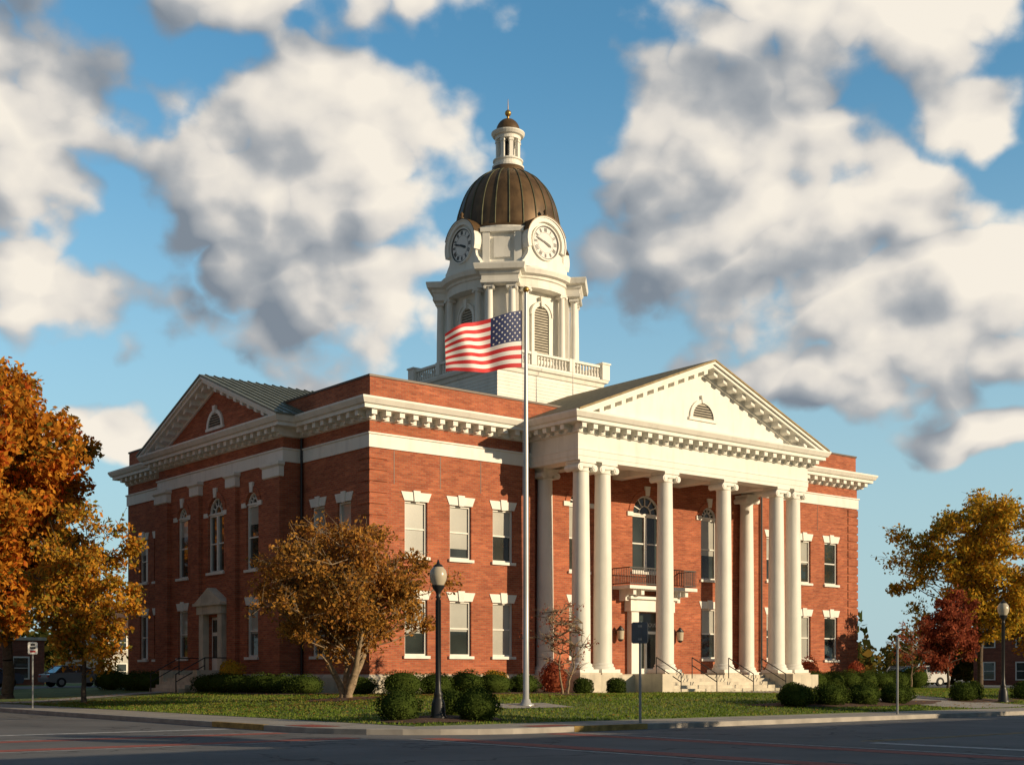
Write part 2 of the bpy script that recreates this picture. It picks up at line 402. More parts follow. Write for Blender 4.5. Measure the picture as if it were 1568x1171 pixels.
for F, bl in ((FL, True), (FR, False)):
    for a0, a1, cs in ((0, SA, (2.2, 4.6)), (SB, D, (23.2, 25.3))):
        o = rectops(cs, .6); wall(F, a0, a1, ZB, ZT, o)
        for q in o: window(F, q)
    dp = 1.0
    o = [(SC-.92, SC+.92, 7.0, 11.0, True), (SC-4.75, SC-3.45, 6.9, 10.85, True), (SC+3.45, SC+4.75, 6.9, 10.85, True),
         (SC-4.7, SC-3.5, ZLW[0], ZLW[1], False), (SC+3.5, SC+4.7, ZLW[0], ZLW[1], False), (SC-.85, SC+.85, ZB, 4.6, False)]
    wall(F, SA, SB, ZB, ZT, o, d=dp)
    for q in o[:1]: window(F, q, dp, mull=True)
    for q in o[1:3]: window(F, q, dp, blind=.3)
    for q in o[3:5]: window(F, q, dp)
    for aa in (SA, SB):
        walls.add([F(aa, 0, ZB), F(aa, dp, ZB), F(aa, dp, ZT), F(aa, 0, ZT)], [(0,1,2,3)], 'brick')
    for pc in (SA+.8, SC-2.15, SC+2.15, SB-.8):
        hw = .8 if pc in (SA+.8, SB-.8) else .5
        o2 = .002 if hw == .8 else 0
        walls.fbox(F, pc-hw-o2*10, pc+hw+o2*10, dp, dp+.22, ZB, 11.3, 'brick')
        trim.sweep([F(pc-hw, dp, 0)[:2], F(pc-hw, dp+.22, 0)[:2], F(pc+hw, dp+.22, 0)[:2], F(pc+hw, dp, 0)[:2]][::(1 if F is FR else -1)],
                   [(0, 11.25), (.06, 11.3), (.06, 11.75), (.16, 11.85), (.16, 11.998), (0, 11.998)], 'white', closed=False)
        walls.fbox(F, pc-hw, pc+hw, dp, dp+.2, 11.3, 11.99, 'brick')
    e = dp
    stone.fbox(F, SC-1.35, SC-.85, e, e+.35, ZB, 4.75, 'stone'); stone.fbox(F, SC+.85, SC+1.35, e, e+.35, ZB, 4.75, 'stone')
    stone.fbox(F, SC-1.45, SC+1.45, e, e+.45, 4.75, 5.2, 'stone'); stone.fbox(F, SC-1.65, SC+1.65, e, e+.6, 5.2, 5.35, 'stone')
    stone.prism([(SC-1.65, 5.35), (SC+1.65, 5.35), (SC, 6.15)], F, e, e+.5, 'stone')
    frames.fbox(F, SC-.85, SC+.85, e-.24, e-.18, ZB, 4.6, 'white')
    glass.fbox(F, SC-.7, SC-.06, e-.18, e-.16, ZB+.9, 3.6, 'glass'); glass.fbox(F, SC+.06, SC+.7, e-.18, e-.16, ZB+.9, 3.6, 'glass')
    glass.fbox(F, SC-.7, SC+.7, e-.18, e-.16, 3.8, 4.45, 'glass')
    for i in range(5):
        stone.fbox(F, SC-1.8, SC+1.8, e, e+1.6+.34*(4-i)+.001*i, G0, .64+.176*(i+1)-.002*i, 'stone')
    for q in (-1, 1):
        stone.fbox(F, SC+q*1.8, SC+q*2.3, e, e+2.2, G0, 1.75, 'stone')
wall(FB, 0, W, ZB, ZT, rectops((3, 7, 11, 15, 19, 23, 27, 31, 34.5)), rev=.24)
for q in rectops((3, 7, 11, 15, 19, 23, 27, 31, 34.5)): window(FB, q)
z = ZB+.1
while z < 11.7:
    for F, a0, a1 in ((FF, -.05, .95), (FF, W-.95, W+.05), (FL, .002, .95), (FR, .002, .95)):
        walls.fbox(F, a0, a1, .0, .052, z, z+.42, 'brick')
    z += .52
outline_main = [(0,0),(PL,0),(PL,-PT),(PR,-PT),(PR,0),(W,0),(W,SA),(W+1,SA),(W+1,SB),(W,SB),(W,D),(0,D),(0,SB),(-1,SB),(-1,SA),(0,SA)]
CORN = [(0,13.22),(.10,13.26),(.10,13.60),(.16,13.63),(.72,13.64),(.72,13.80),(.82,13.84),(.94,14.05),(.94,14.14),(0,14.2)]
trim.sweep(outline_main, CORN, 'white')
BAND = [(0,12.0),(.07,12.0),(.07,12.58),(.13,12.61),(.13,12.68),(0,12.7)]
trim.sweep([(26.72,0),(W,0),(W,SA),(W+1,SA),(W+1,SB),(W,SB),(W,D),(0,D),(0,SB),(-1,SB),(-1,SA),(0,SA),(0,0),(9.88,0)], BAND, 'white', closed=False)
BASE = [(.02,G0),(.16,G0),(.16,1.38),(.1,1.46),(.02,1.54),(0,1.54)]
base_out = [(0,0),(9.9,0),(26.7,0),(W,0),(W,SA),(W+1,SA),(W+1,SB),(W,SB),(W,D),(0,D),(0,SB),(-1,SB),(-1,SA),(0,SA)]
stone.sweep(base_out, BASE, 'stone')
def modillions(F, a0, a1, d, skip=None):
    n = max(1, round((a1-a0)/.74)); st = (a1-a0)/n
    for i in range(n):
        a = a0+st*(i+.5)
        trim.fbox(F, a-.14, a+.14, d+.09, d+.6, 13.40, 13.635, 'white')
        trim.fbox(F, a-.11, a+.11, d+.09, d+.32, 13.28, 13.40, 'white')
modillions(FF, -.5, PL-.1, 0); modillions(FF, PR+.1, W+.5, 0); modillions(FF, PL-.5, PR+.5, PT)
for F in (FL, FR):
    modillions(F, -.2, SA-.3, 0); modillions(F, SA-.4, SB+.4, 1.0); modillions(F, SB+.3, D, 0)
modillions(FB, 0, W, 0)
FPs = lambda a, d, z: (PL-d, a, z)
modillions(FPs, -PT+.2, -.9, 0)
FPs2 = lambda a, d, z: (PR+d, a, z)
modillions(FPs2, -PT+.2, -.9, 0)
ze0, ze1 = 11.95, 13.24
trim.box(PL, PR, -PT, -PT+.95, ze0, ze1, 'white')
trim.box(PL, PL+.95, -PT+.95, .4, ze0, ze1, 'white'); trim.box(PR-.95, PR, -PT+.95, .4, ze0, ze1, 'white')
trim.sweep([(PL, 0), (PL, -PT), (PR, -PT), (PR, 0)], [(0,12.42),(.05,12.44),(.05,12.5),(0,12.52)], 'white', closed=False)
trim.sweep([(PL, 0), (PL, -PT), (PR, -PT), (PR, 0)], [(0,12.14),(.025,12.15),(.025,12.43),(0,12.44)], 'white', closed=False)
trim.box(PL+.95, PR-.95, -PT+.95, .4, 12.35, 12.5, 'white')
for x in (C-6.65, C-2.25, C+2.25, C+6.65):
    trim.box(x-.35, x+.35, -PT+.95, .398, 12.0, 12.35, 'white')
def ringbox(x0, x1, y0, y1, th, z0, z1, mat, mb):
    mb.box(x0, x1, y0, y0+th, z0, z1, mat); mb.box(x0, x1, y1-th, y1, z0, z1, mat)
    mb.box(x0, x0+th, y0+th, y1-th, z0, z1, mat); mb.box(x1-th, x1, y0+th, y1-th, z0, z1, mat)
ringbox(.05, W-.05, .05, D-.05, .4, 14.0, 15.27, 'brick', walls)
ringbox(.0, W, .0, D, .5, 15.27, 15.37, 'coping', walls)
walls.box(.4, W-.4, .4, D-.4, 14.2, 14.4, 'flatroof')

roof = MB(['roofbrown'])
def pediment(F, c, hw, z0, z1, dwall, over, dback, tymp, roofmat, seams=False):
    m = (z1-z0)/hw
    def clipline(k):
        return hw-k/m
    for sg in (-1, 1):
        def band(k0, k1, d0, d1, mat, mb=trim):
            A = clipline(k0); B = clipline(k1)
            pl = [(c+sg*A, z0), (c, z1-k0), (c, z1-k1), (c+sg*B, z0)]
            mb.prism(pl, F, d0, d1, mat)
        band(0, .13, dwall, dwall+over, 'white')
        band(.13, .30, dwall, dwall+over-.12, 'white')
        band(.30, .62, dwall, dwall+.12, 'white')
        n = int(hw/.74)
        for i in range(n):
            a = c+sg*(.37+i*.74)
            za = z1-m*abs(a-c)
            if za-.55 < z0+.02: continue
            q = .14
            pl = [(a-q, za-.30+sg*m*q), (a+q, za-.30-sg*m*q), (a+q, za-.53-sg*m*q), (a-q, za-.53+sg*m*q)]
            trim.prism(pl, F, dwall+.1, dwall+over-.3, 'white')
        e = .12
        pl = [(c+sg*(hw+e), z0-m*e+.02), (c, z1+.02), (c, z1+.11), (c+sg*(hw+e), z0-m*e+.11)]
        roof.prism(pl, F, dback, dwall+over+.05, roofmat)
        if seams:
            d = dwall+over-.3
            while d > dback:
                pl = [(c+sg*(hw+e), z0-m*e+.1), (c, z1+.1), (c, z1+.17), (c+sg*(hw+e), z0-m*e+.17)]
                roof.prism(pl, F, d, d-.05, roofmat); d -= .5
    B = clipline(.5)
    (walls if tymp == 'brick' else trim).prism([(c-B, z0), (c+B, z0), (c, z1-.5)], F, dwall-.3, dwall+.01, tymp)
pediment(FF, C, 9.4, 14.14, 17.8, PT, .92, -7.0, 'white', 'roofbrown')
pediment(FL, SC, 8.2, 14.14, 17.35, 1.0, .92, -5.0, 'brick', 'roofgreen', True)
pediment(FR, SC, 8.2, 14.14, 17.35, 1.0, .92, -5.0, 'brick', 'roofgreen', True)
def lunette(F, c, z0, r, d):
    n = 14
    arc = [(c+r*math.cos(math.pi*i/n), z0+r*math.sin(math.pi*i/n)) for i in range(n+1)]
    glass.prism(arc, F, d, d+.03, 'louver')
    for i in range(n):
        t0, t1 = math.pi*i/n, math.pi*(i+1)/n
        R2 = r+.2
        trim.prism([(c+r*math.cos(t0), z0+r*math.sin(t0)), (c+R2*math.cos(t0), z0+R2*math.sin(t0)), (c+R2*math.cos(t1), z0+R2*math.sin(t1)), (c+r*math.cos(t1), z0+r*math.sin(t1))], F, d, d+.1, 'white')
    trim.fbox(F, c-r-.28, c+r+.28, d, d+.12, z0-.14, z0, 'white')
    trim.prism([(c-.12, z0+r), (c+.12, z0+r), (c+.17, z0+r+.4), (c-.17, z0+r+.4)], F, d, d+.15, 'white')
    k = z0+.1
    while k < z0+r-.1:
        h = math.sqrt(r*r-(k-z0)**2)-.03
        frames.fbox(F, c-h, c+h, d+.03, d+.07, k, k+.05, 'dark'); k += .13
lunette(FF, C, 14.95, .8, PT+.01)
lunette(FL, SC, 14.75, .75, 1.01); lunette(FR, SC, 14.75, .75, 1.01)

cols = MB(['white'])
def column(mb, x, y, z0, z1, r, ionic=True, n=28, rot=0.0, sq=True):
    h = z1-z0; rt = r*.83
    mb.box(x-r*1.32, x+r*1.32, y-r*1.32, y+r*1.32, z0, z0+r*.35, 'white')
    mb.lathe(x, y, [(r*1.28, z0+r*.35), (r*1.33, z0+r*.5), (r*1.22, z0+r*.62), (r*1.12, z0+r*.68), (r*1.2, z0+r*.8), (r*1.12, z0+r*.92), (r*1.02, z0+r)], 'white', n)
    capz = z1-r*1.15
    pr = []
    for i in range(9):
        k = i/8; pr.append((r+(rt-r)*(k**1.6), z0+r+(capz-z0-r)*k))
    mb.lathe(x, y, pr, 'white', n, caps=False)
    mb.lathe(x, y, [(rt, capz), (rt*1.08, capz+.02), (rt*1.08, capz+.07), (rt, capz+.09), (rt, capz+r*.35), (rt*1.2, capz+r*.6), (rt*1.2, capz+r*.8)], 'white', n)
    mb.box(x-r*1.12, x+r*1.12, y-r*1.12, y+r*1.12, z1-r*.25, z1, 'white')
    if ionic:
        for dx in (-1, 1):
            cx = x+dx*r*1.02; zc = capz+r*.42
            for (y0, y1, rr) in ((y-r*1.08, y+r*1.08, r*.36), (y-r*1.14, y-r*1.08, r*.22), (y+r*1.08, y+r*1.14, r*.22)):
                mb.tube((cx, y0, zc), (cx, y1, zc), rr, rr, 'white', 14)
        mb.box(x-r*1.02, x+r*1.02, y-r*1.0, y+r*1.0, capz+r*.5, z1-r*.25, 'white')
zf = 1.5
for x in (C-8.1, C-6.65, C-2.25, C+2.25, C+6.65, C+8.1):
    stone.box(x-.68, x+.68, -PT-.18, -PT+1.2, zf-.005, zf+.12, 'stone')
    column(cols, x, -PT+.52, zf+.12, ze0, .47)
for x in (C-7.75, C+7.75):
    column(cols, x, -.05, zf, ze0, .45)
stone.box(PL-.3, PR+.3, -PT-.35, .38, G0, zf, 'stone')
for sx in ((PL-.32, PL+1.9+.6), (PR-1.9-.6, PR+.32)):
    stone.box(sx[0], sx[1], -PT-.5, -PT-.2, G0, zf+.02, 'stone')
for i in range(5):
    stone.box(C-4.6, C+4.6, -PT-.35-.36*(5-i), -PT-.2-.001*i, G0, .64+.172*i-.001, 'stone')
for q in (-1, 1):
    xa, xb = C+q*4.6, C+q*5.3
    stone.box(xa, xb, -PT-2.3, -PT-.2, G0, zf+.06, 'stone')
rail = MB(['iron'])
for x in (C-4.0, C-1.4, C+1.4, C+4.0):
    p0 = (x, -PT-.6, zf); p1 = (x, -PT-2.3, .66)
    rail.tube((x, -PT-.6, zf-.3), (x, -PT-.6, zf+.9), .03, .03, 'iron'); rail.tube(p1, (x, p1[1], p1[2]+.9), .03, .03, 'iron')
    for h in (.9, .5): rail.tube((x, p0[1], zf+h), (x, p1[1], .66+h), .028, .028, 'iron')
for yy in (12.0, 15.1):
    rail.tube((-2.4, yy, 1.3), (-2.4, yy, 2.4), .03, .03, 'iron'); rail.tube((-4.0, yy, .6), (-4.0, yy, 1.55), .03, .03, 'iron')
    for h in (0, -.4): rail.tube((-2.4, yy, 2.4+h), (-4.0, yy, 1.55+h), .03, .03, 'iron')
    rail.tube((-2.4, yy, 2.4), (-1.1, yy, 2.4), .03, .03, 'iron')
e = -.4
frames.fbox(FF, C-1.5, C-.95, e, e+.35, zf, 4.95, 'white'); frames.fbox(FF, C+.95, C+1.5, e, e+.35, zf, 4.95, 'white')
frames.fbox(FF, C-1.7, C+1.7, e, e+.5, 4.95, 5.6, 'white'); frames.fbox(FF, C-1.9, C+1.9, e, e+.7, 5.6, 5.75, 'white')
glass.fbox(FF, C-.95, C+.95, e-.22, e-.15, zf, 4.9, 'glass')
frames.fbox(FF, C-.95, C+.95, e-.15, e-.05, 3.75, 3.9, 'white')
for a in (C-.95, C-.07, C+.81): frames.fbox(FF, a, a+.14, e-.15, e-.06, zf, 3.75, 'white')
for a in (C-.81, C+.07): frames.fbox(FF, a, a+.74, e-.15, e-.08, zf, zf+.35, 'white')
frames.fbox(FF, C-2.6, C+2.6, e, e+1.35, 6.1, 6.28, 'white')
for a in (C-2.1, C-1.5, C+1.3, C+1.9):
    frames.prism([(a, 5.5), (a+.22, 5.5), (a+.22, 6.1), (a, 6.1)], FF, e, e+.5, 'white')
    frames.prism([(a, 5.8), (a+.22, 5.8), (a+.22, 6.1), (a, 6.1)], FF, e+.5, e+1.1, 'white')
for z in (6.36, 7.2):
    rail.fbox(FF, C-2.55, C+2.55, e+1.25, e+1.3, z, z+.05, 'iron')
    for a in (C-2.55, C+2.5): rail.fbox(FF, a, a+.05, e, e+1.25, z, z+.05, 'iron')
a = C-2.52
while a < C+2.55:
    rail.fbox(FF, a, a+.03, e+1.262, e+1.285, 6.41, 7.2, 'iron'); a += .13
d = e+.1
while d < e+1.2:
    for a in (C-2.53, C+2.515): rail.fbox(FF, a, a+.02, d, d+.02, 6.41, 7.2, 'iron')
    d += .13
for a in (C-2.3, C+2.3):
    rail.fbox(FF, a-.05, a+.05, e, e+.3, 3.75, 3.82, 'iron'); rail.lathe(a, -(e+.32), [(.06, 3.3), (.16, 3.4), (.2, 3.9), (.22, 3.92), (.03, 4.15)], 'iron', 8)
    glass.lathe(a, -(e+.32), [(.17, 3.42), (.205, 3.88)], 'globe', 8)
tcu = bpy.data.curves.new('door_sign_text', 'FONT'); tcu.body = 'COURTHOUSE'; tcu.size = .3; tcu.align_x = 'CENTER'; tcu.extrude = .01
to = bpy.data.objects.new('door_sign_text', tcu); scene.collection.objects.link(to); to.parent = ct
to.rotation_euler = (R(90), 0, 0); tcu.materials.append(M['linewhite'])
to.location = (C, -(e-.13), 4.15)
for (F, a, d) in ((FL, SA-.25, .12), (FF, 9.35, .12), (FF, 27.3, .12)):
    p = F(a, d, 0); rail.tube((p[0], p[1], .6), (p[0], p[1], 13.2), .065, .065, 'iron', 8)
for (x, y, z) in ((C, 6.5, 17.8), (26, 20, 14.4)):
    rail.tube((x, y, z), (x, y, z+2.4), .03, .012, 'steel')

# ------------------------------------------------------------------ tower
tw = MB(['white']); dm_ = MB(['copper'])
h = 4.1
tw.box(TX-4.45, TX+4.45, TY-4.45, TY+4.45, 14.3, 16.7, 'white')
sq = lambda k: [(TX-k, TY-k), (TX+k, TY-k), (TX+k, TY+k), (TX-k, TY+k)]
tw.sweep(sq(4.45), [(0, 16.45), (.1, 16.5), (.16, 16.7), (0, 16.75), (-.4, 16.76)], 'white')
tw.box(TX-h, TX+h, TY-h, TY+h, 16.7, 19.3, 'white')
for i in range(12):
    z = 16.8+i*.2
    tw.sweep(sq(h), [(0, z), (.022, z), (0, z+.19)], 'white')
tw.sweep(sq(h), [(0, 19.2), (.1, 19.25), (.15, 19.45), (.3, 19.5), (.34, 19.66), (-1.5, 19.68)], 'white')
tw.box(TX-3.9, TX+3.9, TY-3.9, TY+3.9, 19.3, 19.7, 'white')
hb = 4.18
for k in range(4):
    Mx = Matrix.Translation((TX, TY, 0)) @ Matrix.Rotation(math.pi/2*k, 4, 'Z')
    tw.M = Mx
    tw.box(-hb+.3, hb-.3, -hb-.13, -hb+.13, 19.68, 19.8, 'white'); tw.box(-hb+.3, hb-.3, -hb-.15, -hb+.15, 20.42, 20.56, 'white')
    tw.box(-hb-.3, -hb+.3, -hb-.3, -hb+.3, 19.67, 20.62, 'white'); tw.box(-hb-.36, -hb+.36, -hb-.36, -hb+.36, 20.62, 20.72, 'white')
    for px in (-1.5, 1.5): tw.box(px-.2, px+.2, -hb-.17, -hb+.17, 19.8, 20.6, 'white')
    x = -hb+.45
    while x < hb-.35:
        if abs(abs(x)-1.5) > .25:
            tw.lathe(x, -hb, [(.06, 19.8), (.09, 19.95), (.05, 20.15), (.07, 20.25), (.05, 20.42)], 'white', 6, caps=False)
        x += .24
    tw.M = Matrix.Translation((TX, TY, 0)) @ Matrix.Rotation(math.pi/2*k+math.pi/4, 4, 'Z')
    tw.box(-1.0, 1.0, -3.8, -2.5, 19.69, 24.62, 'white')
    tw.box(-1.15, 1.15, -4.62, -2.5, 19.7, 20.3, 'white')
    tw.box(-1.1, 1.1, -4.52, -2.5, 24.6, 25.1, 'white')
    tw.sweep([(-1.1, -2.6), (-1.1, -4.52), (1.1, -4.52), (1.1, -2.6)], [(0,24.62),(.05,24.64),(.05,24.8),(0,24.82)], 'white', closed=False)
    tw.sweep([(-1.1, -2.6), (-1.1, -4.52), (1.1, -4.52), (1.1, -2.6)], [(0,25.05),(.1,25.15),(.12,25.3),(.36,25.36),(.42,25.62),(.42,25.7),(-1,25.78)], 'white', closed=False)
    for x in (-.68, .68): column(tw, x, -4.15, 20.3, 24.6, .25, True, 16)
    for x in (-.95, .95): tw.box(x-.22, x+.22, -3.42, -2.5, 26.1, 28.0, 'white')
    tw.box(-.5, .5, -3.34, -2.5, 26.5, 27.7, 'white')
    tw.box(-1.35, 1.35, -3.6, -2.5, 25.7, 26.15, 'white')
    tw.box(-1.3, 1.3, -3.5, -2.4, 28.0, 28.25, 'white')
    tw.M = Mx
    F = lambda a, d, z: (a, -d, z)
    for x in (-1.42, 1.42):
        tw.box(x-.32, x+.32, -3.8, -2.9, 19.7, 20.3, 'white'); column(tw, x, -3.45, 20.3, 24.6, .22, True, 14)
    ap = arcpts(-.58, .58, 23.75)
    tw.prism([(-.58, 20.85), (.58, 20.85)]+ap[::-1], F, 3.1, 3.13, 'dark')
    z = 20.95
    while z < 23.7:
        hh = .56 if z < 23.17 else math.sqrt(max(0, .58**2-(z-23.17)**2))-.02
        if hh > .05: tw.prism([(-hh, z), (hh, z), (hh, z+.09), (-hh, z+.09)], F, 3.13, 3.19, 'louver')
        z += .16
    for sg in (-1, 1):
        tw.box(sg*.58, sg*.78, -3.26, -3.1, 20.7, 23.17, 'white')
    tw.box(-.9, .9, -3.3, -3.1, 20.6, 20.85, 'white')
    for i in range(14):
        t0, t1 = math.pi*i/14, math.pi*(i+1)/14
        for (r0, r1, dd) in ((.58, .78, .16), (.78, .86, .22)):
            tw.prism([(r0*math.cos(t0), 23.17+r0*math.sin(t0)), (r1*math.cos(t0), 23.17+r1*math.sin(t0)), (r1*math.cos(t1), 23.17+r1*math.sin(t1)), (r0*math.cos(t1), 23.17+r0*math.sin(t1))], F, 3.1, 3.1+dd, 'white')
    tw.prism([(-.1, 23.7), (.1, 23.7), (.16, 24.3), (-.16, 24.3)], F, 3.1, 3.38, 'white')
    zc = 27.5; Rr = 1.42
    half = [(1.75, 25.9), (1.75, 26.15), (1.62, 26.25), (1.5, 26.45), (1.36, 26.62), (1.3, 26.85)]
    arc = [(Rr*math.cos(R(a)), zc+Rr*math.sin(R(a))) for a in range(-20, 201, 10)]
    poly = half+arc+[(-a, z) for a, z in half[::-1]]
    tw.prism(poly, F, 2.5, 3.55, 'white')
    dm_.M = Mx
    for i in range(-20, 200, 10):
        t0, t1 = R(i), R(i+10)
        for (r0, r1, dd, mt) in ((1.22, 1.46, 3.72, 'white'), (1.46, 1.53, 3.78, 'white')):
            tw.prism([(r0*math.cos(t0), zc+r0*math.sin(t0)), (r1*math.cos(t0), zc+r1*math.sin(t0)), (r1*math.cos(t1), zc+r1*math.sin(t1)), (r0*math.cos(t1), zc+r0*math.sin(t1))], F, 2.6, dd, mt)
        if 15 <= i <= 155:
            r0, r1 = 1.53, 1.58
            dm_.prism([(r0*math.cos(t0), zc+r0*math.sin(t0)), (r1*math.cos(t0), zc+r1*math.sin(t0)), (r1*math.cos(t1), zc+r1*math.sin(t1)), (r0*math.cos(t1), zc+r0*math.sin(t1))], F, 2.5, 3.8, 'copper')
    dm_.lathe(0, -3.6, [(.16, 29.03), (.2, 29.15), (.1, 29.25), (.14, 29.4), (.02, 29.55)], 'copper', 10)
    n = 40
    tw.prism([(.97*math.cos(2*math.pi*i/n), zc+.97*math.sin(2*math.pi*i/n)) for i in range(n)], F, 3.55, 3.60, 'fwhite')
    for i in range(n):
        t0, t1 = 2*math.pi*i/n, 2*math.pi*(i+1)/n
        for r0, r1, d1, mt in ((.94, 1.0, 3.64, 'iron'), (1.0, 1.08, 3.68, 'white'), (.60, .612, 3.606, 'iron')):
            tw.prism([(r0*math.cos(t0), zc+r0*math.sin(t0)), (r1*math.cos(t0), zc+r1*math.sin(t0)), (r1*math.cos(t1), zc+r1*math.sin(t1)), (r0*math.cos(t1), zc+r0*math.sin(t1))], F, 3.55, d1, mt)
    romans = {0: 3, 1: 1, 2: 2, 3: 3, 4: 3, 5: 2, 6: 2, 7: 3, 8: 4, 9: 2, 10: 2, 11: 2}
    for hnum in range(12):
        t = R(90-30*hnum); cc = Vector((math.cos(t), math.sin(t))); pp = Vector((-cc.y, cc.x))
        kk = romans[hnum]
        for j in range(kk):
            o = (j-(kk-1)/2)*.075
            q = [cc*.66+pp*(o-.024), cc*.66+pp*(o+.024), cc*.88+pp*(o+.024), cc*.88+pp*(o-.024)]
            tw.prism([(v.x, zc+v.y) for v in q], F, 3.60, 3.612, 'iron')
    for ang, ln, wd in ((90-(3+48/60)*30, .5, .06), (90-48*6, .82, .042)):
        t = R(ang); cc = Vector((math.cos(t), math.sin(t))); pp = Vector((-cc.y, cc.x))
        q = [cc*-.15+pp*wd, cc*-.15-pp*wd, cc*ln*.7-pp*wd*1.3, cc*ln, cc*ln*.7+pp*wd*1.3]
        tw.prism([(v.x, zc+v.y) for v in q], F, 3.62, 3.64 if ln > .6 else 3.635, 'iron')
tw.M = ID; dm_.M = ID
def octo(k, c2): return [(TX-c2, TY-k), (TX+c2, TY-k), (TX+k, TY-c2), (TX+k, TY+c2), (TX+c2, TY+k), (TX-c2, TY+k), (TX-k, TY+c2), (TX-k, TY-c2)]
o8 = octo(3.1, 1.75)
tw.sweep(o8, [(0, 19.6), (0, 24.7)], 'white')
tw.lathe(TX, TY, [(3.0, 24.6), (3.88, 24.6), (3.88, 24.8), (3.83, 24.82), (3.83, 25.1), (3.93, 25.15), (3.95, 25.3), (4.2, 25.36), (4.28, 25.6), (4.28, 25.68), (3.0, 25.8)], 'white', 64, smooth=False)
tw.lathe(TX, TY, [(3.7, 25.7), (3.7, 26.0), (3.45, 26.05), (3.45, 26.15), (3.2, 26.2)], 'white', 64, smooth=False)
tw.sweep(octo(3.05, 1.5), [(0, 25.7), (0, 28.3)], 'white')
tw.lathe(TX, TY, [(3.1, 27.95), (3.3, 28.0), (3.32, 28.15), (3.52, 28.22), (3.52, 28.36), (3.3, 28.42), (3.0, 28.42)], 'white', 64, smooth=False)
prof = []
for i in range(25):
    t = math.pi/2*i/24
    r = 3.3*(math.cos(t)**.84) if i < 24 else 0
    prof.append((r, 28.42+4.3*math.sin(t)))
prof = [(3.38, 28.4), (3.38, 28.55)]+[(r, z+.1) for r, z in prof if r >= .85]
dm_.lathe(TX, TY, prof, 'copper', 96, smooth=True)
for k in range(24):
    a = 2*math.pi*(k+.5)/24; ca, sa = math.cos(a), math.sin(a)
    for i in range(2, len(prof)-1):
        (r0, z0), (r1, z1) = prof[i], prof[i+1]
        dm_.tube((TX+ca*(r0+.01), TY+sa*(r0+.01), z0), (TX+ca*(r1+.01), TY+sa*(r1+.01), z1), .045, .045, 'coppergreen', 5)
dm_.lathe(TX, TY, [(1.05, 32.55), (1.02, 32.95), (.9, 33.02)], 'copper', 32)
tw.lathe(TX, TY, [(.8, 32.95), (1.0, 33.0), (1.0, 33.12), (.86, 33.18), (.86, 33.38), (.95, 33.42), (.95, 33.5), (.3, 33.5)], 'white', 32, smooth=False)
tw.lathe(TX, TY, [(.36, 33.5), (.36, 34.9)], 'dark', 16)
for k in range(8):
    a = 2*math.pi*(k+.5)/8
    tw.M = Matrix.Translation((TX, TY, 0)) @ Matrix.Rotation(a, 4, 'Z')
    tw.box(.56, .76, -.12, .12, 33.5, 34.9, 'white'); tw.box(.52, .8, -.15, .15, 33.5, 33.62, 'white'); tw.box(.52, .8, -.15, .15, 34.55, 34.68, 'white')
tw.M = ID
tw.lathe(TX, TY, [(.5, 34.75), (.8, 34.75), (.8, 34.95), (.95, 35.0), (1.05, 35.15), (1.05, 35.22), (.7, 35.28)], 'white', 32, smooth=False)
lp = [(.8, 35.24)]+[(.76*math.cos(t), 35.3+.85*math.sin(t)) for t in [math.pi/2*i/10 for i in range(10)]]
dm_.lathe(TX, TY, lp, 'copper', 24)
dm_.lathe(TX, TY, [(.12, 36.1), (.06, 36.25), (.1, 36.3)]+[(max(.03, .2*math.sin(math.pi*i/8)), 36.5-.2*math.cos(math.pi*i/8)) for i in range(9)]+[(.03, 36.75), (.01, 37.4)], 'gold', 16)

for mb, n in ((walls, 'brick_walls'), (trim, 'cornices_and_trim'), (glass, 'window_glass'), (frames, 'window_frames'), (stone, 'stone_base_and_steps'),
              (roof, 'gable_roofs'), (cols, 'portico_columns'), (rail, 'railings'), (tw, 'clock_tower'), (dm_, 'copper_dome')):
    mb.obj(n, ct)

# ------------------------------------------------------------------ ground, roads
g = MB(['grass']); S_ = 3000
g.add([(-S_, -S_, -.06), (S_, -S_, -.06), (S_, S_, -.06), (-S_, S_, -.06)], [(0,1,2,3)], 'grass'); g.obj('ground')
rd = MB(['asphalt'])
def sheet(mb, s0, s1, t0, t1, z, mat):
    mb.add([(s0,t0,z),(s1,t0,z),(s1,t1,z),(s0,t1,z)], [(0,1,2,3)], mat)
TS0, TS1 = -40.2, -24.2; SS0, SS1 = -31.1, -15.1
sheet(rd, -500, 500, TS0-1, TS1+7, 0, 'asphalt')
sheet(rd, SS0-1, SS1+7, TS1+7, 500, 0, 'asphalt'); sheet(rd, SS0-1, SS1+7, -500, TS0-1, 0, 'asphalt')
sheet(rd, 73, 84, TS1+7, 500, 0, 'asphalt')
rd.obj('road', matrix=SITE)
mk = MB(['linewhite'])
for t in (-23.7, -20.2):
    sheet(mk, SS0+.3, SS1-.4, t, t+.7, .004, 'pavered')
for t in (-24.0, -19.3): sheet(mk, SS0+.3, SS1-.4, t, t+.12, .004, 'linewhite')
for s in (-14.4, -10.4):
    sheet(mk, s, s+.7, TS0+.3, TS1-.4, .0055, 'pavered')
for s in (-14.75, -9.45): sheet(mk, s, s+.12, TS0+.3, TS1-.4, .0055, 'linewhite')
sheet(mk, -7.6, -7.2, TS0+.3, (TS0+TS1)/2-.5, .004, 'linewhite')
sheet(mk, SS0+8.2, SS1-.4, -16.8, -16.4, .004, 'linewhite')
for o in (-.18, .08):
    sheet(mk, -7, 400, (TS0+TS1)/2+o, (TS0+TS1)/2+o+.1, .004, 'yellow'); sheet(mk, -400, SS0-6, (TS0+TS1)/2+o, (TS0+TS1)/2+o+.1, .004, 'yellow')
    sheet(mk, (SS0+SS1)/2+o, (SS0+SS1)/2+o+.1, -16, 400, .004, 'yellow')
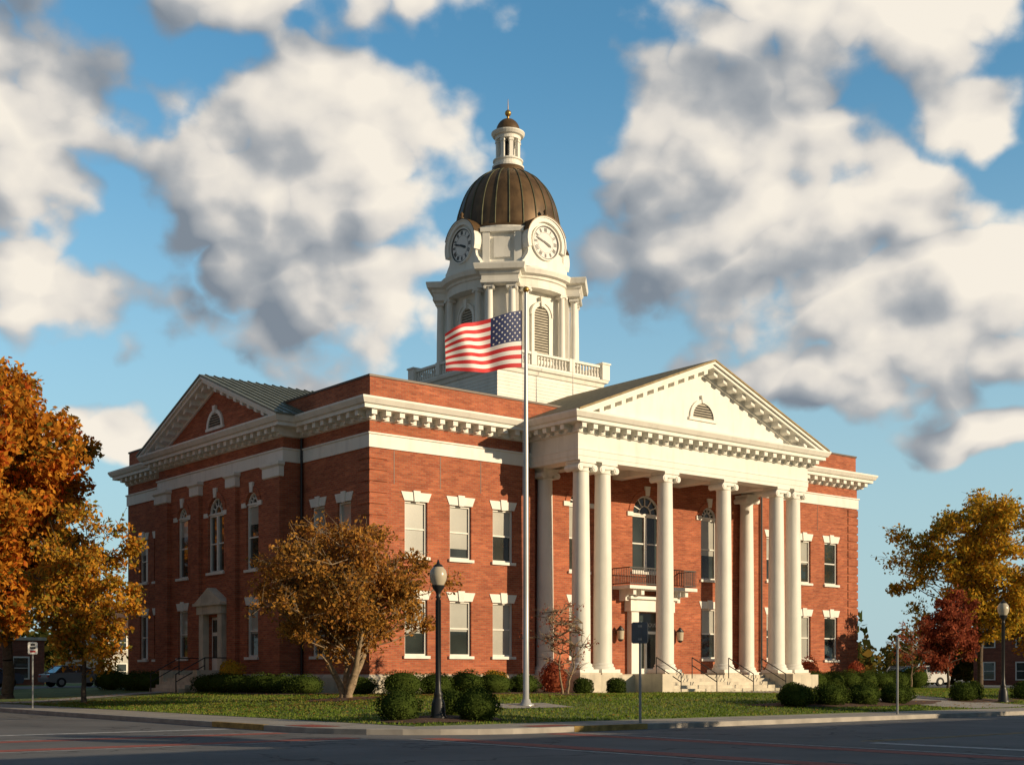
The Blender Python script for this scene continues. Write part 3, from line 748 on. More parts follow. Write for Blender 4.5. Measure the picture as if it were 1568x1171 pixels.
for i in range(12):
    s = 4+i*6.5; sheet(mk, s, s+.1, TS1-2.2, TS1-.3, .004, 'linewhite')
mk.obj('road_markings', matrix=SITE)
def rrect(s0, s1, t0, t1, r, n=8):
    pts = []
    for cx, cy, a in ((s1-r, t0+r, -90), (s1-r, t1-r, 0), (s0+r, t1-r, 90), (s0+r, t0+r, 180)):
        for i in range(n+1):
            q = R(a+90*i/n); pts.append((cx+r*math.cos(q), cy+r*math.sin(q)))
    return pts
def block(name, s0, s1, t0, t1):
    b = MB(['concrete']); p = rrect(s0, s1, t0, t1, 5)
    b.sweep(p, [(0, -.05), (0, .14), (-.02, .152), (-.16, .152)], 'kerb')
    inner = rrect(s0+.16, s1-.16, t0+.16, t1-.16, 4.84)
    b.add([(x, y, .149) for x, y in inner], [tuple(range(len(inner)))], 'concrete')
    k = s0+5
    while k < min(s1, s0+120):
        sheet(b, k, k+.02, t0+.17, t0+2.6, .151, 'mulch'); k += 1.6
    k = t0+5
    while k < min(t1, t0+110):
        sheet(b, s0+.17, s0+2.6, k, k+.02, .151, 'mulch'); k += 1.6
    return b.obj(name, matrix=SITE)
block('sidewalk', SS1, 73, TS1, 83)
block('sidewalk', SS1, 400, -200, TS0)
block('sidewalk', -300, SS0, TS1, 300)
block('sidewalk', -300, SS0, -300, TS0)
block('sidewalk', 84, 400, TS1, 300)
kp = MB(['yellow'])
kp.box(SS1-.006, SS1+.17, -18.0, -14.8, .0, .157, 'yellow'); kp.box(-9.0, -6.2, TS1-.006, TS1+.17, .0, .157, 'yellow')
kp.obj('painted_kerb', matrix=SITE)
tp = MB(['tactile'])
sheet(tp, -14.8, -13.9, -20.2, -18.6, .156, 'tactile'); sheet(tp, -10.0, -8.6, -23.9, -23.0, .156, 'tactile')
tp.obj('tactile_paving', matrix=SITE)
lw = MB(['grass'])
def gridsheet(mb, s0, s1, t0, t1, st, dz, mat, extra=None):
    ns = max(1, int(round((s1-s0)/st))); nt_ = max(1, int(round((t1-t0)/st)))
    vs = []; fs = []
    for j in range(nt_+1):
        for i in range(ns+1):
            s = s0+(s1-s0)*i/ns; t = t0+(t1-t0)*j/nt_
            vs.append((s, t, GZ(s, t)+dz))
    for j in range(nt_):
        for i in range(ns):
            a = j*(ns+1)+i; fs.append((a, a+1, a+ns+2, a+ns+1))
    mb.add(vs, fs, mat, True)
gridsheet(lw, -12.4, 72, -21.5, 82, 1.0, 0, 'grass')
lw.add([(-12.4,-21.5,.1),(72,-21.5,.1),(72,-21.5,.156),(-12.4,-21.5,.156)], [(0,1,2,3)], 'grass')
lawn = lw.obj('lawn', matrix=SITE)
pth = MB(['concrete'])
PATHS = [(C-3, C+3, -21.4, -6), (-12.3, -4.0, SC-1.2, SC+1.2), (-5.2, -2.2, -16.6, -14.9)]
for i, q in enumerate(PATHS): gridsheet(pth, *q, .5, .02+.002*i, 'concrete')
pth.obj('footpath', matrix=SITE)
pk = MB(['asphalt'])
gridsheet(pk, 44, 60, -4, 60, 2, .012, 'asphalt'); gridsheet(pk, -9, 40, 33, 45, 2, .012, 'asphalt')
pk.obj('parking_lot', matrix=SITE)
ml = MB(['mulch'])
BEDS = [(-10, -19.2, 2.0, 1.5), (4.5, -3.2, 6.5, 2.6), (-2.6, 4, 1.6, 5.0), (4.3, -8.7, 1.0, 1.0), (-5.1, -6.2, 1.5, 1.5), (31, -3.5, 5.2, 2.4), (12.5, -17.7, 6.2, 1.2), (22, -17.5, 2.2, 1.2), (30, -17.5, 5, 1.2)]
for c0_, c1_, rx, ry in BEDS:
    pts = []; n = 24
    for i in range(n):
        a = 2*math.pi*i/n; k = 1+.1*math.sin(3*a+c0_)+.05*math.sin(7*a)
        s = c0_+rx*k*math.cos(a); t = c1_+ry*k*math.sin(a); pts.append((s, t, GZ(s, t)+.03))
    pts.append((c0_, c1_, GZ(c0_, c1_)+.09))
    ml.add(pts, [(i, (i+1)%n, n) for i in range(n)], 'mulch', True)
ml.obj('mulch_bed', matrix=SITE)

# ------------------------------------------------------------------ vegetation
rng = np.random.default_rng(11)
def quads_mesh(name, v, mat, parent=None, matrix=None):
    n = len(v)//4
    me = bpy.data.meshes.new(name)
    me.vertices.add(n*4); me.vertices.foreach_set('co', v.astype(np.float32).ravel())
    me.loops.add(n*4); me.loops.foreach_set('vertex_index', np.arange(n*4, dtype=np.int32))
    me.polygons.add(n); me.polygons.foreach_set('loop_start', np.arange(0, n*4, 4, dtype=np.int32)); me.polygons.foreach_set('loop_total', np.full(n, 4, dtype=np.int32))
    me.materials.append(M[mat]); me.update(calc_edges=True); me.validate()
    o = bpy.data.objects.new(name, me); scene.collection.objects.link(o)
    if matrix is not None: o.matrix_world = matrix
    if parent: o.parent = parent
    return o
def leaves_mesh(name, centers, size, mat, parent=None, matrix=None, flat=False):
    n = len(centers)
    if n == 0: return
    nrm = rng.normal(size=(n, 3)); nrm /= np.linalg.norm(nrm, axis=1)[:, None]
    if flat:
        nrm = nrm*.25+np.array([0, 0, 1.0]); nrm /= np.linalg.norm(nrm, axis=1)[:, None]
    ref = rng.normal(size=(n, 3)); a = np.cross(nrm, ref); a /= np.linalg.norm(a, axis=1)[:, None]
    b = np.cross(nrm, a)
    sz = size*(.6+.8*rng.random(n))[:, None]
    bend = nrm*sz*.25
    v = np.stack([centers-a*sz*.9, centers-b*sz*.5+bend*.5, centers+a*sz*.9, centers+b*sz*.5+bend*.5], 1).reshape(-1, 3)
    return quads_mesh(name, v, mat, parent, matrix)

def limb(mb, p, q, r0, r1, mat, rnd, seg=4, wob=.12, n=6):
    p = Vector(p); q = Vector(q); ln = (q-p).length; pts = [p]
    for i in range(1, seg):
        k = i/seg; w = ln*wob*math.sin(math.pi*k)
        pts.append(p.lerp(q, k)+Vector((rnd.uniform(-w, w), rnd.uniform(-w, w), rnd.uniform(-w*.3, w)+w*.3)))
    pts.append(q)
    for i in range(seg):
        mb.tube(pts[i], pts[i+1], r0+(r1-r0)*i/seg, r0+(r1-r0)*(i+1)/seg, mat, n)
    return pts

def tree(name, s, t, height, cr, cbase, leaf, nleaf, lsize, seed, bark='bark', trunk=.25, nclump=60, multi=1, clr=.22, twigs=3, vgrow=1.0, lean=(0,0), topk=.75):
    rnd = random.Random(seed); lrng = np.random.default_rng(seed)
    base = L(s, t, GZ(s, t)-.05) if s > -12.4 and t > -21.5 else L(s, t, .1)
    par = empty(name, Matrix.Translation(base))
    mb = MB([bark])
    fork = cbase*rnd.uniform(.7, .95)
    zc = (cbase+height)/2; hz = (height-cbase)/2
    stems = []
    for m in range(multi):
        a = 2*math.pi*m/multi+rnd.random(); o = .28*cr if multi > 1 else .0
        top = Vector((o*math.cos(a)*1.6+lean[0], o*math.sin(a)*1.6+lean[1], height*topk))
        st = Vector((.12*math.cos(a)*(multi > 1), .12*math.sin(a)*(multi > 1), 0))
        f = Vector((o*math.cos(a)*.5, o*math.sin(a)*.5, fork))
        mb.tube(st+Vector((0, 0, -.1)), st+Vector((0, 0, .25)), trunk*1.5, trunk*1.05, bark, 8)
        p1 = limb(mb, st+Vector((0, 0, .25)), f, trunk, trunk*.8, bark, rnd, 3, .05, 8)
        p2 = limb(mb, f, top, trunk*.8, trunk*.15, bark, rnd, 6, .08, 7)
        stems.append([f]+p2)
    centers = []
    tries = 0
    while len(centers) < nclump and tries < 5000:
        tries += 1
        a = rnd.uniform(0, 2*math.pi); ph = rnd.uniform(-1, 1); rr = rnd.random()**.4
        irr = .78+.3*math.sin(2*a+seed)+.12*math.sin(5*a+seed*2+ph*3)
        irr = max(.66, min(1.1, irr))
        x = cr*rr*irr*math.sqrt(max(0, 1-ph*ph))*math.cos(a); y = cr*rr*irr*math.sqrt(max(0, 1-ph*ph))*math.sin(a)
        z = zc+hz*rr*ph*vgrow
        c = Vector((x+lean[0]*.6, y+lean[1]*.6, z))
        if any((c-q).length < clr*cr*.75 for q in centers): 
            if rnd.random() < .8: continue
        centers.append(c)
    per = nleaf//max(1, len(centers)); allp = []
    for c in centers:
        st = rnd.choice(stems)
        best = min(st, key=lambda q: (Vector((q.x, q.y, 0))-Vector((c.x, c.y, 0))).length*.6+abs(q.z-(c.z-.45*math.hypot(c.x, c.y))))
        r = max(.02, trunk*.28*(1-.4*c.z/height))
        pts = limb(mb, best, c, r, .018, bark, rnd, 4, .12, 5)
        cs = clr*cr*rnd.uniform(.65, 1.25)
        for k in range(twigs):
            q = c+Vector((rnd.gauss(0, 1), rnd.gauss(0, 1), rnd.gauss(.3, .8))).normalized()*cs*rnd.uniform(.8, 1.8)
            limb(mb, pts[-2] if k % 2 else c, q, .02, .006, bark, rnd, 2, .1, 3)
            m_ = max(2, per//25) if per > 40 else 1; kk = lrng.random((m_, 1))
            allp.append(np.array(c)*(1-kk)+np.array(q)*kk+lrng.normal(size=(m_, 3))*lsize*.7)
        nl = int(per*rnd.uniform(.4, 1.5))
        g = lrng.normal(size=(nl, 3)); g /= np.linalg.norm(g, axis=1)[:, None]
        rad = lrng.random((nl, 1))**.6
        g = g*rad*np.array([cs, cs, cs*.72])*1.25+np.array(c)
        allp.append(g)
        nl2 = nl//6; k = lrng.random((nl2, 1)); allp.append(np.array(best)*(1-k)+np.array(c)*k+lrng.normal(size=(nl2, 3))*.25*cs)
    mb.obj('trunk_and_limbs', par)
    leaves_mesh('foliage', np.concatenate(allp), lsize, leaf, par)
    return par

tree('orange_maple_tree', -9.8, 20.3, 17.6, 5.7, 3.4, 'leaf_orange', 42000, .19, 5, trunk=.34, nclump=125, clr=.185, twigs=5)
tree('orange_maple_tree', -14.5, 40, 15, 6, 3.5, 'leaf_orange', 16000, .22, 6, trunk=.34, nclump=60, clr=.2)
tree('small_maple_tree', -10.2, 8.3, 8.9, 3.1, 1.6, 'leaf_goldor', 15000, .12, 9, trunk=.13, nclump=80, clr=.19, twigs=5)
tree('crabapple_tree', -5.1, -6.2, 6.9, 4.6, 1.7, 'leaf_brown', 25000, .09, 12, bark='barklight', trunk=.14, nclump=130, multi=4, clr=.145, twigs=7)
tree('young_red_maple_tree', 4.3, -8.7, 4.2, 1.7, .9, 'leaf_red', 300, .065, 15, bark='barklight', trunk=.05, nclump=38, clr=.2, twigs=6, multi=2)
tree('golden_honeylocust_tree', 43.5, -4.5, 12.9, 5.4, 2.4, 'leaf_gold', 25000, .14, 21, trunk=.22, nclump=130, clr=.15, twigs=7)
tree('red_maple_tree', 38.8, -5.2, 6.0, 2.6, 1.0, 'leaf_red', 8000, .12, 25, trunk=.1, nclump=50, clr=.2, twigs=4)
tree('young_red_maple_tree', 31.5, -7.5, 4.3, 1.3, 1.0, 'leaf_red', 900, .07, 27, bark='barklight', trunk=.05, nclump=25, clr=.22, twigs=4)
tree('golden_honeylocust_tree', 49.5, -6.5, 8.5, 4.0, 1.6, 'leaf_orange', 13000, .16, 29, trunk=.16, nclump=60, clr=.2)
tree('maple_tree', 66, 30, 14, 6, 2.5, 'leaf_dgreen', 12000, .28, 31, trunk=.3, nclump=60)
tree('maple_tree', -5, 62, 15, 6.5, 2.5, 'leaf_dgreen', 12000, .28, 33, trunk=.3, nclump=60)
tree('added_shadow_tree', 20, -42.8, 8, 2.6, 2.4, 'leaf_goldor', 6000, .15, 41, trunk=.14, nclump=40)  # unseen trees across the street, added to throw long shadows over the lawn
tree('added_shadow_tree', 3, -42.6, 7.6, 2.4, 2.4, 'leaf_goldor', 6000, .15, 43, trunk=.14, nclump=40)
tree('added_shadow_tree', -8, -43.4, 7.2, 2.3, 2.4, 'leaf_goldor', 6000, .15, 45, trunk=.14, nclump=40)

def shrub(name, s, t, rx, rz, leaf='leaf_green', n=2800, size=.036, seed=0):
    lr = np.random.default_rng(seed+100)
    base = L(s, t, GZ(s, t)-.03); par = empty(name, Matrix.Translation(base))
    g = lr.normal(size=(n, 3)); g /= np.linalg.norm(g, axis=1)[:, None]
    lump = 1+.07*np.sin(g[:, :1]*5+seed)+.07*np.sin(g[:, 1:2]*6+seed*2)+.06*np.sin(g[:, 2:]*8+seed)
    rad = (.88+.16*lr.random((n, 1)))*lump
    p = g*rad*np.array([rx, rx, rz])+np.array([0, 0, rz*.86]); p = p[p[:, 2] > 0]
    leaves_mesh('foliage', p, size, leaf, par)
    mb = MB([leaf]); pr = []
    for i in range(11):
        a = math.pi*i/10; pr.append((max(.02, rx*.84*math.sin(a)), rz*.86-rz*.84*math.cos(a)))
    mb.lathe(0, 0, pr, leaf, 16); mb.obj('inner_branches', par)
k = 0
def sh(lst, name='boxwood_shrub', **kw):
    global k
    for s, t, rx, rz in lst:
        k += 1; shrub(name, s, t, rx, rz, seed=k, **kw)
sh([(-11.0, -18.7, .66, .55), (-9.2, -20.1, .68, .55), (-8.4, -17.8, .55, .45)])
sh([(-.9, -4.0, .95, .6), (1.0, -3.8, .85, .55), (2.6, -3.9, .9, .6), (4.4, -3.6, .95, .56), (6.2, -3.6, .8, .5), (-1.8, -2.0, .8, .45), (7.6, -6.2, .45, .42), (9.6, -6.3, .45, .42)])
sh([(-2.6, 1.5, .95, .5), (-2.8, 3.2, 1.05, .5), (-2.8, 5.0, 1.05, .52), (-2.9, 6.8, 1.05, .5), (-3.0, 8.6, 1.0, .55), (-3.0, 10.3, .9, .5), (-3, 17.5, 1.05, .6), (-3, 19.5, 1.05, .6), (-3, 23, 1, .7)])
sh([(8+i*1.1, -17.9+(.45 if i % 2 else -.15), .68+.06*math.sin(i*2), .48+.04*math.cos(i*3)) for i in range(8)])
sh([(20.5, -17.6, .6, .5), (21.8, -17.2, .55, .5), (26, -17.5, .6, .5), (27.4, -17.2, .6, .55), (29, -17.6, .6, .5), (31, -17.3, .6, .5), (33, -17.3, .6, .5)])
sh([(28, -3.4, .9, .6), (29.6, -3.4, .9, .6), (31.2, -3.4, .9, .62), (32.8, -3.4, .9, .6), (34.4, -3.4, .9, .6), (36, -3.4, .9, .6), (38, -2, .9, .7), (40, -2, 1, .8)])
sh([(8.1, -3.6, .65, .85), (29, -2.2, .7, 1.0), (33.6, -2.2, .6, .9)], name='red_barberry_shrub', leaf='leaf_red', size=.06, n=1500)
sh([(-2.2, 9.4, .7, .9), (5.3, -2.6, .6, .6)], name='yellow_shrub', leaf='leaf_gold', size=.06, n=1500)
def litter(n, fn):
    r = np.random.default_rng(5); out = []
    while len(out) < n:
        s, t, ok = fn(r)
        if ok: out.append(tuple(L(s, t, GZ(s, t)+.06)))
    leaves_mesh('fallen_leaves', np.array(out), .075, 'litter', flat=True)
def fl(r):
    q = r.random()
    if q < .3: s, t = r.normal(-5.1, 3.5), r.normal(-7.5, 3.5)
    elif q < .5: s, t = r.normal(-10.2, 2.5), r.normal(8, 4)
    else: s, t = r.uniform(-12.3, 35), r.uniform(-21.3, -1)
    return s, t, (s > -12.3 and t > -21.3 and not (s > 0 and t > 0))
litter(3500, fl)
gr = np.random.default_rng(3)
nb = 120000
S1 = gr.uniform(-12.4, 38, nb); T1 = gr.uniform(-21.5, 10, nb)
keep = ~((S1 > -1.2) & (T1 > -.3)) & ~((S1 > PL-.5) & (S1 < PR+.5) & (T1 > -6.2))
for (a0, a1, b0, b1) in PATHS: keep &= ~((S1 > a0) & (S1 < a1) & (T1 > b0) & (T1 < b1))
for (c0_, c1_, rx, ry) in BEDS: keep &= (((S1-c0_)/rx)**2+((T1-c1_)/ry)**2) > 1.0
S1 = S1[keep]; T1 = T1[keep]; nb = len(S1)
dd = np.clip(np.minimum(np.minimum(S1+12.4, T1+21.5), 72-S1)/10, 0, 1); Z1 = .156+.484*dd*dd*(3-2*dd)
az = gr.uniform(0, math.pi, nb); hh = gr.uniform(.035, .075, nb); ww = gr.uniform(.015, .035, nb)
dx, dy = np.cos(az)*ww, np.sin(az)*ww; lx, ly = gr.normal(0, .02, nb), gr.normal(0, .02, nb)
B = np.stack([S1, T1, Z1-.005], 1)
v = np.stack([B+np.stack([-dx, -dy, 0*dx], 1), B+np.stack([dx, dy, 0*dx], 1), B+np.stack([dx*.4+lx, dy*.4+ly, hh], 1), B+np.stack([-dx*.4+lx, -dy*.4+ly, hh], 1)], 1).reshape(-1, 3)
go_ = quads_mesh('grass_blades', v, 'blade'); go_.parent = lawn

pts = []; dr = np.random.default_rng(9)
for i in range(95):
    s = dr.uniform(-60, 260); t = dr.uniform(95, 230)
    if i % 2: s = dr.uniform(95, 280); t = dr.uniform(-20, 200)
    h = dr.uniform(6, 11); c = np.array(L(s, t, h*.5))
    n = 420; g = dr.normal(size=(n, 3)); g /= np.linalg.norm(g, axis=1)[:, None]
    pts.append(c+g*dr.random((n, 1))**.4*np.array([h*.55, h*.55, h*.52]))
leaves_mesh('distant_trees', np.concatenate(pts), .75, 'leaf_dgreen')

# ------------------------------------------------------------------ other buildings
def building(name, s0, s1, t0, t1, h, mat='brick2', gable=False, z0=0.0, wz=((1.0, 2.6), (4.2, 5.9)), wsp=3.2):
    par = empty(name, SITE)
    w = MB([mat]); gl = MB(['glass'])
    w.box(s0, s1, t0, t1, z0, h, mat)
    if gable:
        tc_ = (t0+t1)/2; rz = h+(t1-t0)*.32
        w.add([(s0-.4, t0-.4, h-.1), (s1+.4, t0-.4, h-.1), (s1+.4, tc_, rz), (s0-.4, tc_, rz)], [(0,1,2,3)], 'coping')
        w.add([(s0-.4, t1+.4, h-.1), (s1+.4, t1+.4, h-.1), (s1+.4, tc_, rz), (s0-.4, tc_, rz)], [(0,1,2,3)], 'coping')
        for x in (s0, s1): w.add([(x, t0, h), (x, t1, h), (x, tc_, rz-.15)], [(0,1,2)], mat)
    else:
        w.box(s0-.12, s1+.12, t0-.12, t1+.12, h, h+.25, 'stone')
    for (za, zb) in wz:
        if zb > h: continue
        for (F3, a0, a1) in ((lambda a, d, z: (a, t0-d, z), s0, s1), (lambda a, d, z: (s0-d, a, z), t0, t1), (lambda a, d, z: (a, t1+d, z), s0, s1), (lambda a, d, z: (s1+d, a, z), t0, t1)):
            n = int((a1-a0)/wsp)
            for i in range(n):
                c = a0+(a1-a0)*(i+.5)/n
                gl.fbox(F3, c-.55, c+.55, .0, .04, z0+za, z0+zb, 'glass')
                for q in ((-.67, -.55), (.55, .67)): gl.fbox(F3, c+q[0], c+q[1], 0, .09, z0+za-.1, z0+zb+.12, 'white')
                gl.fbox(F3, c-.55, c+.55, 0, .09, z0+zb, z0+zb+.12, 'white'); gl.fbox(F3, c-.55, c+.55, 0, .1, z0+za-.1, z0+za, 'white')
                gl.fbox(F3, c-.55, c+.55, .04, .07, z0+(za+zb)/2-.03, z0+(za+zb)/2+.03, 'white')
    w.obj('walls', par); gl.obj('windows', par)
building('brick_shop_row', -21.0, 70, -58, -45.2, 5.1, wz=((.8, 3.0),))
building('added_sky_blocker_building', -52, -34.2, -21, 62, 9.5, wz=((.8, 3.0), (5, 7.2)))  # unseen row, added to block sky light from the left facade
building('brick_house', 86, 104, 8, 22, 7.0, gable=True)
building('brick_house', 86, 98, -12, 0, 6.0, gable=True)
building('brick_house', -4, 12, 90, 102, 6.0, gable=True)
building('brick_store', -11, 4, 54, 66, 4.2, z0=0.6, wz=((.6, 2.2),))
building('wooden_house', 24, 36, 92, 104, 6.0, mat='siding', gable=True)

# ------------------------------------------------------------------ street furniture
def street_lamp(s, t):
    z = GZ(s, t) if s > -12.4 else .152
    mb = MB(['iron'])
    mb.lathe(0, 0, [(.27, 0), (.27, .08), (.22, .14), (.2, .5), (.16, .6), (.12, .72), (.14, .76), (.09, .85), (.075, 1.2), (.06, 3.6), (.09, 3.63), (.06, 3.68), (.08, 3.78), (.17, 3.9), (.19, 3.98)], 'iron', 16)
    for q in range(8):
        a = q*math.pi/4; mb.box(.07*math.cos(a)-.012, .07*math.cos(a)+.012, .07*math.sin(a)-.012, .07*math.sin(a)+.012, .86, 3.55, 'iron')
    mb.lathe(0, 0, [(.16, 3.98), (.235, 4.12), (.26, 4.28), (.23, 4.42), (.14, 4.53)], 'globe', 20)
    mb.lathe(0, 0, [(.15, 4.52), (.12, 4.58), (.05, 4.62), (.02, 4.74)], 'iron', 14)
    mb.obj('street_lamp', matrix=Matrix.Translation(L(s, t, z)))
street_lamp(-10.1, -19.4); street_lamp(22.2, -18.6); street_lamp(55, -19)
def sign(name, s, t, h, w, hh, rot, face='signback', two=False):
    mb = MB(['steel'])
    mb.box(-.03, .03, -.03, .03, 0, h, 'steel')
    z = h-.02
    mb.prism([(-w/2+.04, z-hh), (w/2-.04, z-hh), (w/2, z-hh+.04), (w/2, z-.04), (w/2-.04, z), (-w/2+.04, z), (-w/2, z-.04), (-w/2, z-hh+.04)], lambda a, d, zz: (a, -d, zz), .032, .045, face)
    if face == 'signwhite':
        mb.box(-w/2+.08, w/2-.08, -.049, -.0455, z-hh*.55, z-hh*.4, 'iron'); mb.box(-w/2+.08, w/2-.08, -.049, -.0455, z-hh*.85, z-hh*.7, 'redlight')
        mb.box(-w/2+.1, w/2-.1, -.049, -.0455, z-hh*.3, z-hh*.12, 'iron')
    else:
        for zz in (z-.12, z-hh+.12): mb.box(-.05, .05, -.06, -.046, zz-.03, zz+.03, 'steel')
    mb.obj(name, matrix=Matrix.Translation(L(s, t, .15)) @ Matrix.Rotation(rot, 4, 'Z'))
sign('traffic_sign', -14.1, 3.7, 2.75, .38, .5, R(20), 'signwhite')
sign('traffic_sign', -5.9, -23.6, 2.95, .5, .62, R(-25))
sign('parking_sign', 6.9, -23.5, 2.75, .14, .45, R(50))
fp = L(-3.67, -15.7, GZ(-3.67, -15.7)); par = empty('flagpole', Matrix.Translation(fp))
mb = MB(['polewhite'])
mb.lathe(0, 0, [(.28, 0), (.28, .06), (.18, .1), (.15, .22), (.105, .25), (.1, 4), (.085, 9), (.05, 14.3), (.05, 14.4)], 'polewhite', 20)
mb.lathe(0, 0, [(max(.02, .11*math.sin(math.pi*i/8)), 14.5-.11*math.cos(math.pi*i/8)) for i in range(9)], 'gold', 14)
mb.tube((-.12, -.03, 1.3), (-.1, -.03, 14.3), .008, .008, 'fwhite', 4)
mb.obj('pole', par)
fdir = Vector((-.95, -.31, 0)).normalized(); fn = Vector((.31, -.95, 0)).normalized()
H0 = 13.82-.05 
def fpos(u, v, off=0.0):
    ln = 2.78
    ztop = H0-1.02*u**1.25-.10*math.sin(u*6.5)*u
    zbot = H0-1.98-.42*u+.10*math.sin(u*7.5+.6)*u
    z = ztop+(zbot-ztop)*v
    w = .20*math.sin(u*9.0+v*1.3)*min(1, u*2.5)+.07*math.sin(u*17+v*4)*u
    p = Vector((-.14, 0, z))+fdir*(ln*u*(1-.02*v))+fn*(w+off)
    return p
fm = MB(['red', 'fwhite', 'blue'])
NU, NR = 60, 13; sub = 2
for i in range(NU):
    for j in range(NR*sub):
        u0, u1 = i/NU, (i+1)/NU; v0, v1 = j/(NR*sub), (j+1)/(NR*sub)
        row = j//sub; mat = 'red' if row % 2 == 0 else 'fwhite'
        if row < 7 and u1 <= .4001: mat = 'blue'
        fm.add([fpos(u0, v0), fpos(u1, v0), fpos(u1, v1), fpos(u0, v1)], [(0,1,2,3)], mat, True)
for r in range(9):
    n = 6 if r % 2 == 0 else 5
    for c in range(n):
        u = .4*((c+.5)/6 if n == 6 else (c+1)/6); v = (7/13)*(r+.6)/9.2
        for off in (.012, -.012):
            ps = []
            for q in range(10):
                a = math.pi/2+q*math.pi/5; rr = (1 if q % 2 == 0 else .4)
                ps.append(fpos(u+rr*.015*math.cos(a), v-rr*.023*math.sin(a), off))
            fm.add(ps+[fpos(u, v, off)], [(q, (q+1)%10, 10) for q in range(10)], 'fwhite')
fo = fm.obj('flag', par)
bm_mod = fo.modifiers.new('weld', 'WELD'); bm_mod.merge_threshold = .0005

# ------------------------------------------------------------------ cars
def car(name, s, t, rot, paint, z):
    mb = MB([paint]); F = lambda a, d, zz: (a, d, zz)
    body = [(-2.2, .35), (-2.25, .6), (-2.2, .85), (-1.6, .95), (-.9, .98), (.95, .98), (1.9, .92), (2.2, .8), (2.25, .5), (2.15, .3), (1.75, .28)]
    for cx in (1.38, -1.38):
        body += [(cx+.37*math.cos(R(a)), .3+.37*math.sin(R(a))) for a in range(0, 181, 20)]
    mb.prism(body, F, -.88, .88, paint)
    vs = [(-1.8, -.82, .96), (1.15, -.82, .96), (1.15, .82, .96), (-1.8, .82, .96), (-1.2, -.64, 1.42), (.35, -.64, 1.42), (.35, .64, 1.42), (-1.2, .64, 1.42)]
    mb.add(vs, [(0,1,5,4), (1,2,6,5), (2,3,7,6), (3,0,4,7)], 'glass')
    mb.box(-1.22, .38, -.66, .66, 1.42, 1.47, paint)
    for y in (-1, 1):
        for (x0, z0, x1, z1) in ((-1.8, .96, -1.2, 1.44), (1.15, .96, .35, 1.44), (-.3, .96, -.3, 1.44)):
            mb.tube((x0, y*.825, z0), (x1, y*.65, z1), .045, .045, paint, 5)
        for cx in (1.38, -1.38):
            mb.tube((cx, y*.68, .32), (cx, y*.9, .32), .32, .32, 'rubber', 20); mb.tube((cx, y*.9, .32), (cx, y*.91, .32), .19, .17, 'steel', 12)
        mb.box(2.17, 2.26, y*.5, y*.82, .62, .76, 'fwhite'); mb.box(-2.26, -2.17, y*.5, y*.82, .66, .82, 'redlight')
        mb.box(.7, .85, y*.88, y*1.02, .95, 1.07, paint)
    mb.box(2.2, 2.27, -.45, .45, .42, .56, 'iron')
    o = mb.obj(name, matrix=Matrix.Translation(L(s, t, z)) @ Matrix.Rotation(ANG+rot, 4, 'Z'))
    bv = o.modifiers.new('bevel', 'BEVEL'); bv.width = .04; bv.segments = 2; bv.limit_method = 'ANGLE'; bv.angle_limit = R(35)
car('parked_car', 49.2, 4, R(160), 'carwhite', .655)
car('parked_car', 53, 8, R(200), 'cargrey', .655)
car('parked_car', -6.5, 35.0, R(10), 'carblue', .655)
car('parked_car', 0.5, 38.0, R(5), 'cargrey', .655)

# ------------------------------------------------------------------ world, sun, camera
SUN_EL = 14.0
ts = (.45*U - .893*V).normalized()
sd = Vector((ts.x*math.cos(R(SUN_EL)), ts.y*math.cos(R(SUN_EL)), math.sin(R(SUN_EL))))
sl = bpy.data.lights.new('sun', 'SUN'); sl.energy = 5.0; sl.angle = R(.5); sl.color = (1, .79, .52)
so = bpy.data.objects.new('sun', sl); scene.collection.objects.link(so)
so.rotation_euler = sd.to_track_quat('Z', 'Y').to_euler(); so.location = sd*200

world = bpy.data.worlds.new('World'); scene.world = world; world.use_nodes = True
world.cycles.sampling_method = 'MANUAL'; world.cycles.sample_map_resolution = 256
nt = world.node_tree; bg = nt.nodes['Background']
STR = .1
bg.inputs['Strength'].default_value = STR
sky = N(nt, 'ShaderNodeTexSky'); sky.sky_type = 'NISHITA'; sky.sun_disc = False
sky.sun_elevation = R(SUN_EL); sky.sun_rotation = math.atan2(sd.x, sd.y)
sky.air_density = 1.0; sky.dust_density = .3; sky.ozone_density = 2.5

blobs = [(-7.6,20.8,5.2,4.2),(-11.0,19.6,4.9,5.4),(-6.4,17.0,4.4,3.2),(-9.6,14.9,5.0,2.4),
 (-21.4,20.8,3.7,5.8),(-19.8,15.4,3.6,1.9),(-10.5,27.4,8.5,2.2),
 (9.4,21.2,5.2,3.3),(9.6,17.8,5.6,4.2),(15.2,26.2,7.0,2.4),
 (15.7,19.7,2.9,1.9),(16,14.2,5.2,2.9),(20.6,15.0,4.6,3.2),(12.6,12.6,6.0,1.5),(19.8,22.0,3.0,1.5),
 (20.0,10.0,3.6,.9),(-17.8,9.0,2.8,1.2)]
gt = bpy.data.node_groups.new('cloud_shape', 'ShaderNodeTree')
gt.interface.new_socket('Dir', in_out='INPUT', socket_type='NodeSocketVector')
gt.interface.new_socket('Density', in_out='OUTPUT', socket_type='NodeSocketFloat')
gi = gt.nodes.new('NodeGroupInput'); go = gt.nodes.new('NodeGroupOutput'); lk = gt.links
prev = None
